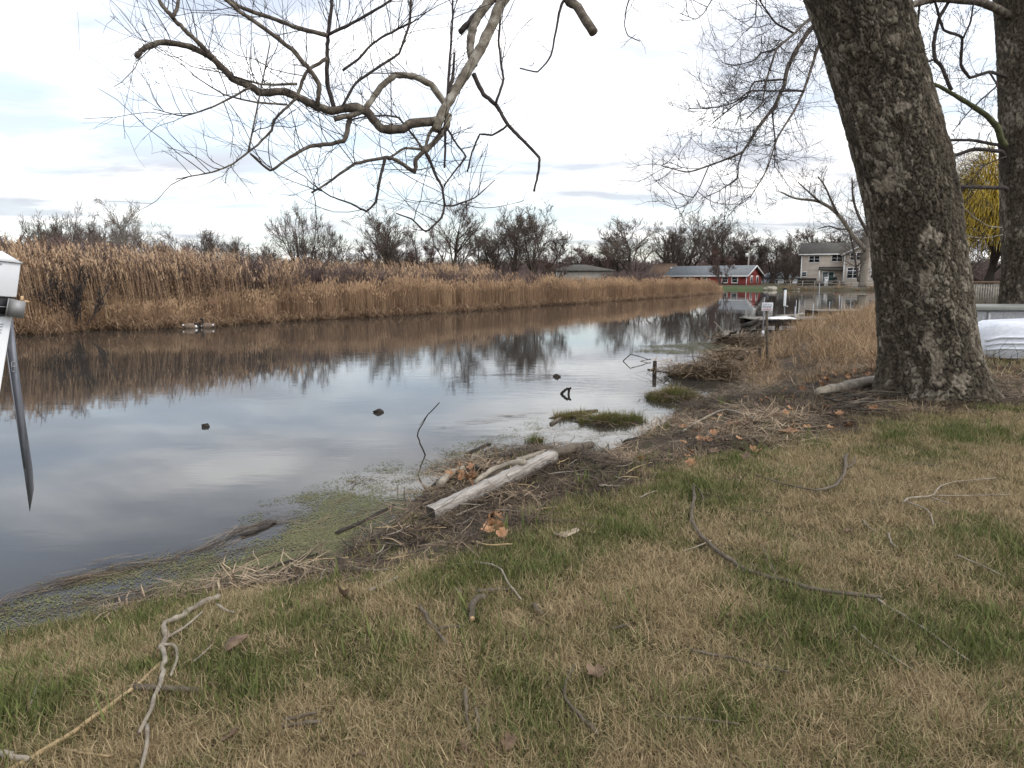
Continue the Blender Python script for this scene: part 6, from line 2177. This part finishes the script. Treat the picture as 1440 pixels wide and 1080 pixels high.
for i, (x0, y0, x1, y1, r_, mt) in enumerate([(0, 1058, 40, 1068, .012, 'stick_pale'), (400, 1012, 445, 1002, .007, 'stick'), (398, 1020, 452, 1014, .008, 'stick'), (655, 968, 662, 1028, .008, 'stick'),
                                  (668, 995, 670, 1028, .007, 'stick'), (40, 998, 60, 945, .006, 'stick_pale'), (1213, 730, 1233, 748, .005, 'stick_pale'), (1250, 750, 1262, 770, .007, 'stick_pale'),
                                  (1345, 780, 1415, 812, .004, 'stick_pale'), (860, 885, 885, 878, .007, 'stick'), (640, 830, 650, 836, .01, 'stick'), (755, 850, 762, 864, .012, 'stick'), (520, 830, 560, 812, .01, 'stick_pale'),
                                  (305, 850, 330, 862, .007, 'stick_pale'), (900, 700, 925, 690, .006, 'stick_pale'), (1000, 760, 960, 775, .004, 'stick_pale'), (1030, 715, 1090, 722, .004, 'stick'), (100, 1055, 160, 1062, .005, 'cane'), (272, 930, 300, 905, .005, 'stick_pale'), (455, 880, 480, 866, .003, 'stick')]):
    stick('small_stick', [(x0, y0), ((x0 + x1) / 2 + rng.normal(0, 2), (y0 + y1) / 2 + rng.normal(0, 2)), (x1, y1)], r_, r_ * .8, mt, 'small dead stick lying loose in the lawn', 'stick', G, lift=.035)
# reed stalks strewn on the mud
for i in range(60):
    t = rng.random()
    x0 = 470 + 480 * t + rng.normal(0, 30); y0 = np.interp(x0, [470, 600, 700, 800, 950], [795, 745, 705, 668, 630]) + rng.normal(0, 16)
    a = rng.uniform(-.6, 1.1)
    L = rng.uniform(18, 60)
    x1, y1 = x0 + L * math.cos(a), y0 - L * math.sin(a) * .55
    stick('reed_stalk', [(x0, y0), ((x0 + x1) / 2 + rng.normal(0, 3), (y0 + y1) / 2 + rng.normal(0, 2)), (x1, y1)], rng.uniform(.004, .010), .004, ['stick_pale', 'cane', 'stick'][i % 3],
          'broken dry reed stalk strewn over the muddy litter beside the timber', 'reed stalk', 'reed stalks on the mud', lift=rng.uniform(.015, .06), k=5)

# ---- sticks and snags in the water
def snag(name, polys, label, cat='branch', mat='stick_dark', Y=None):
    """polys: list of (photo polyline, radius); the first point of the first one is at the waterline"""
    b0 = atz(*polys[0][0][0])
    e = empty(name, b0)
    for pts, r in polys:
        W = []
        for (px, py, dy) in [(*p, 0) if len(p) == 2 else p for p in pts]:
            W.append(aty(px, py, b0[1] + dy) - b0)
        S = resample(np.array(W), 3 * len(W) + 1)
        S[1:-1] += rng.normal(0, 1, (len(S) - 2, 3)) * r * .3
        part('branch', tubes(S[None], np.linspace(r, r * .7, len(S))[None], 6), M[mat], e, smooth=True)
    tag(e, label, cat)


snag('water_twig', [([(598, 640), (587, 613), (588, 606), (600, 585), (618, 566)], .009), ([(600, 585), (590, 598)], .004)], 'thin dark twig rising out of the open water', 'twig')
snag('water_snag', [([(789, 554), (795, 548), (803, 545)], .028), ([(801, 546), (797, 560)], .025), ([(789, 554), (797, 561)], .010)], 'small black snag poking out of the water beyond the islet')
snag('water_branch', [([(876, 508), (887, 498), (915, 506)], .013), ([(876, 508), (886, 515)], .012), ([(886, 515), (900, 508), (915, 505)], .010), ([(871, 508), (869, 513), (871, 518)], .012)], 'angular dark branch standing in the water left of the short stake')
snag('broken_log', [([(1004, 484), (1015, 478), (1036, 465)], .055), ([(1004, 484), (1009, 489)], .05), ([(1018, 481), (1034, 490)], .03)], 'dark broken log sticking out of the weedy shallows', 'log')
snag('pale_drift', [([(1015, 464), (1010, 458), (1004, 452)], .02), ([(1012, 470), (1006, 462)], .015)], 'pale slanting stick in the shallows beyond the broken log', 'stick', 'stick_pale')
for (px, py, s, lab) in [(533, 580, .055, 'dark clod floating alone on the open water'), (289, 600, .04, 'small dark scrap floating far out on the open water'), (783, 530, .06, 'grey knob at the end of the floating straw'), (1045, 453, .06, 'small white bottle-like float near the old dock')]:
    c = atz(px, py)
    uu, vv = np.meshgrid(np.linspace(0, 2 * math.pi, 13)[:-1], np.linspace(0.05, math.pi - .05, 8), indexing='ij')
    rr = s * (1 + .3 * np.sin(uu * 2 + px) * np.sin(vv * 3) + .12 * rng.normal(0, 1, uu.shape))
    v = np.stack([rr * 1.3 * np.sin(vv) * np.cos(uu), rr * np.sin(vv) * np.sin(uu), rr * .7 * np.cos(vv) + .01], -1)
    a, b_ = np.meshgrid(np.arange(12), np.arange(7), indexing='ij')
    q = np.stack([a * 8 + b_, a * 8 + b_ + 1, (a + 1) % 12 * 8 + b_ + 1, (a + 1) % 12 * 8 + b_], -1).reshape(-1, 4)
    o = part('floating_scrap', (v.reshape(-1, 3), [q]), M['white'] if px == 1045 else M['stick_dark'], None, 0, True)
    o.location = c
    tag(o, lab, 'float' if px == 1045 else 'debris')
# sunken logs and twigs floating in the weed
for (pts, r, lab) in [([(473, 752), (510, 735), (553, 712)], .022, 'dark waterlogged branch floating in the duckweed'), ([(373, 803), (410, 790), (450, 780)], .014, 'thin dark stick at the mud edge of the duckweed'),
                      ([(775, 597), (800, 583), (840, 578)], .03, 'half-sunken pale branch at the end of the islet'), ([(655, 640), (680, 628), (690, 625)], .02, 'short dark branch in the weed beside the timber'),
                      ([(880, 626), (905, 618), (935, 612)], .05, 'black sodden log in the bay beside the islet'), ([(340, 755), (365, 747), (388, 735)], .014, 'short brown twig floating at the end of the straw raft'),
                      ([(911, 520), (930, 523), (950, 527)], .014, 'thin dead branch lying into the water from the reed heap')]:
    stick('floating_branch', pts, r, r * .7, 'stick_dark' if 'pale' not in lab else 'stick', lab, 'branch', lift=.008, water=True)
# white crumpled scrap by the heap
c = atz(1037, 526)
uu, vv = np.meshgrid(np.linspace(0, 1, 14), np.linspace(0, 1, 9), indexing='ij')
v = np.stack([(uu - .5) * .28, (vv - .5) * .2, .02 + .05 * fbm(uu * 4, vv * 4, 9, 3)], -1)
a, b_ = np.meshgrid(np.arange(13), np.arange(8), indexing='ij')
q = np.stack([a * 9 + b_, (a + 1) * 9 + b_, (a + 1) * 9 + b_ + 1, a * 9 + b_ + 1], -1).reshape(-1, 4)
o = part('foam_scrap', (v.reshape(-1, 3), [q]), M['white']); o.location = c
o.modifiers.new('thick', 'SOLIDIFY').thickness = .02
tag(o, 'white foam scrap caught in the mud beside the reed heap', 'foam scrap')

# =================================================================== fallen leaves and bark
def leaf_mesh(seed, mat, size=.07, curl=.5):
    r = np.random.default_rng(seed)
    n = 20
    th = np.linspace(0, 2 * math.pi, n, endpoint=False)
    rad = size * (.62 + .28 * np.abs(np.cos(th * 2.5)) ** .7 + .08 * r.normal(0, 1, n)) * (1 + .25 * np.cos(th))
    ring = []
    for f in (.5, 1.0):
        x, y = rad * f * np.cos(th), rad * f * np.sin(th) * .8
        z = curl * ((y / size) ** 2 * size * .9 + (x / size) ** 2 * size * .35) + .004 * r.normal(0, 1, n) * f
        ring.append(np.stack([x, y, z], 1))
    v = np.concatenate([[[0, 0, 0]], ring[0], ring[1], [[-size * 1.0, .002, .0], [-size * 1.0, -.002, .0], [-size * 1.7, 0, .012]]])
    f3 = np.array([[0, 1 + i, 1 + (i + 1) % n] for i in range(n)] + [[2 * n + 1, 2 * n + 2, 2 * n + 3]])
    f4 = np.array([[1 + i, 1 + n + i, 1 + n + (i + 1) % n, 1 + (i + 1) % n] for i in range(n)])
    return np_mesh('leaf', v, [f3, f4], M[mat])


lm = [leaf_mesh(i, 'leaf', .050, .8 - .25 * (i % 3)) for i in range(6)]
lb = [leaf_mesh(20 + i, 'leaf_brown', .048, .9 - .3 * (i % 3)) for i in range(4)]


def put_leaf(me, px, py, label, group, s=1.0, lift=.038, tilt=.4):
    p = ground(px, py, lift)
    o = link('fallen_leaf', me)
    o.location = p
    o.rotation_euler = (rng.normal(0, tilt), rng.normal(0, tilt), rng.uniform(0, 6.28))
    o.scale = (s, s, s)
    tag(o, label, 'leaf', group)


for i in range(12):
    put_leaf(lm[i % 6], 657 + rng.normal(0, 11), 669 + rng.normal(0, 6), 'curled orange-brown leaf in the pile beside the white driftwood', 'leaves by the driftwood', 1.1, .04 + rng.random() * .05, .8)
for i in range(9):
    put_leaf(lm[i % 6], 692 + rng.normal(0, 8), 738 + rng.normal(0, 9), 'curled orange-brown leaf lying on the mud below the timber', 'leaves below the timber', 1.15, .03 + rng.random() * .05, .8)
for i in range(70):
    x = rng.uniform(900, 1240); y = np.interp(x, [900, 1000, 1130, 1240], [640, 605, 580, 560]) + rng.normal(0, 22)
    if y < 545: y = 545 + rng.random() * 30
    put_leaf((lm + lb)[i % 10], x, y, 'dead leaf lying in the leafy strip below the dry grass mound', 'leaves below the grass mound', rng.uniform(.8, 1.35), .055, .5)
for i in range(26):
    put_leaf((lm + lb)[i % 10], rng.uniform(1150, 1240), rng.uniform(520, 542), 'dead leaf caught in the dry grass left of the sycamore trunk', 'leaves beside the trunk', 1.1, .08, .7)
for i in range(22):
    put_leaf((lm + lb)[i % 10], rng.uniform(1400, 1440), rng.uniform(514, 532), 'dead leaf on the bare soil between the trunk and the rowboat', 'leaves by the rowboat', 1.1, .03, .5)
put_leaf(lb[0], 840, 945, 'large flat brown leaf with a stalk on the foreground lawn', None, 1.15, .045, .15)
put_leaf(lb[1], 652, 1047, 'small upright brown leaf in the foreground grass', None, .7, .04, .9)
put_leaf(lb[2], 714, 1044, 'small curled tan leaf in the foreground grass', None, .75, .04, .5)
put_leaf(lb[3], 483, 838, 'dark curled leaf at the edge of the mud above the straight twig', None, 1.3, .05, .8)
put_leaf(lb[0], 1190, 748, 'pale grey leaf in the right lawn above the long branch', None, .8, .045, .2)
put_leaf(lb[1], 500, 1062, 'brown leaf scrap on the lower foreground lawn', None, .6, .04, .3)


def bark_piece(pts, label, mat='barkchip', lift=.038, th=.005):
    W = np.array([ground(a, b_, lift) for a, b_ in pts])
    c = W.mean(0)
    n = len(W)
    lo = W - c; hi = lo + np.array([0, 0, th])
    hi[:, 2] += .006 * rng.normal(0, 1, n)
    v = np.concatenate([lo, hi])
    fs = [np.array([[i, (i + 1) % n, n + (i + 1) % n, n + i] for i in range(n)]), np.array([list(range(n))[::-1]]), np.array([[n + i for i in range(n)]])]
    o = part('bark_piece', (v, fs), M[mat], None)
    o.location = c
    tag(o, label, 'bark')


bark_piece([(780, 753), (788, 748), (812, 743), (815, 747), (795, 756)], 'pale flat piece of bark on the lawn edge below the litter')
bark_piece([(313, 912), (325, 903), (345, 893), (349, 896), (335, 907), (320, 917)], 'long grey bark chip right of the crooked branch', 'leaf_brown')
bark_piece([(308, 1040), (322, 1030), (335, 1024), (330, 1033), (314, 1042)], 'narrow brown bark chip on the lower left lawn', 'leaf_brown')
bark_piece([(1093, 606), (1110, 602), (1126, 606), (1110, 609)], 'reddish flat bark slab on the leafy bank', 'leaf')

# =================================================================== geese at the far reeds
GB = mat_noise('goose_brown', (0.12, 0.085, 0.06), (0.22, 0.16, 0.115), 12, .8, 0)
GW = mat_noise('goose_white', (0.62, 0.58, 0.52), (0.78, 0.74, 0.68), 6, .8, 0)


def ellipsoid(c, r, rz=0, ry=0, nu=16, nv=10):
    uu, vv = np.meshgrid(np.linspace(0, 2 * math.pi, nu + 1)[:-1], np.linspace(0.02, math.pi - .02, nv), indexing='ij')
    v = np.stack([r[0] * np.cos(vv), r[1] * np.sin(vv) * np.cos(uu), r[2] * np.sin(vv) * np.sin(uu)], -1).reshape(-1, 3)
    cy_, sy_ = math.cos(ry), math.sin(ry)
    v = np.stack([v[:, 0] * cy_ + v[:, 2] * sy_, v[:, 1], -v[:, 0] * sy_ + v[:, 2] * cy_], 1) + np.array(c)
    a, b_ = np.meshgrid(np.arange(nu), np.arange(nv - 1), indexing='ij')
    q = np.stack([a * nv + b_, (a + 1) % nu * nv + b_, (a + 1) % nu * nv + b_ + 1, a * nv + b_ + 1], -1).reshape(-1, 4)
    return v, [q]


def goose(px, py, rz, head_down, label):
    c = atz(px, py)
    e = empty('goose', c, rz)
    # body swims along local +x: deep breast, raised stern
    xs = np.array([-.32, -.26, -.16, -.04, .08, .16, .20]); zs = np.array([.13, .10, .07, .06, .06, .07, .08]); rs = np.array([.015, .07, .12, .15, .14, .09, .02])
    S = crom(np.stack([xs, 0 * xs, zs, rs], 1), 3)
    part('body', tubes(S[None, :, :3], np.maximum(S[None, :, 3], .008), 14), GB, e, smooth=True)
    part('rump', ellipsoid((-.27, 0, .11), (.07, .06, .05), 0, .3), GW, e, smooth=True)
    part('breast', ellipsoid((.17, 0, .065), (.075, .085, .07), 0, 0), GW, e, smooth=True)
    if head_down:
        N_ = np.array([[.12, 0, .10, .045], [.19, 0, .15, .035], [.25, 0, .13, .03], [.29, 0, .06, .03], [.33, 0, .03, .022], [.37, 0, .02, .01]])
    else:
        N_ = np.array([[.13, 0, .10, .045], [.17, 0, .17, .034], [.17, 0, .24, .028], [.18, 0, .29, .032], [.22, 0, .30, .030], [.27, 0, .29, .012]])
    S = crom(N_, 4)
    part('neck', tubes(S[None, :, :3] * np.array([1, 1, 1.15]), S[None, :, 3] * 1.35, 10), M['black'], e, smooth=True)
    hz = (.29, 0, .05) if head_down else (.19, 0, .285)
    part('cheek', [ellipsoid((hz[0] - .005, .024, hz[2]), (.018, .008, .02)), ellipsoid((hz[0] - .005, -.024, hz[2]), (.018, .008, .02))], GW, e, smooth=True)
    part('tail', box(-.33, 0, .135, .09, .07, .02), M['black'], e)
    tag(e, label, 'goose')


goose(291, 461, math.pi - .15, False, 'brown goose with a black neck swimming beside the far reeds with its head up')
goose(269, 461.5, .2, True, 'brown goose dipping its black head to the water by the far reeds')
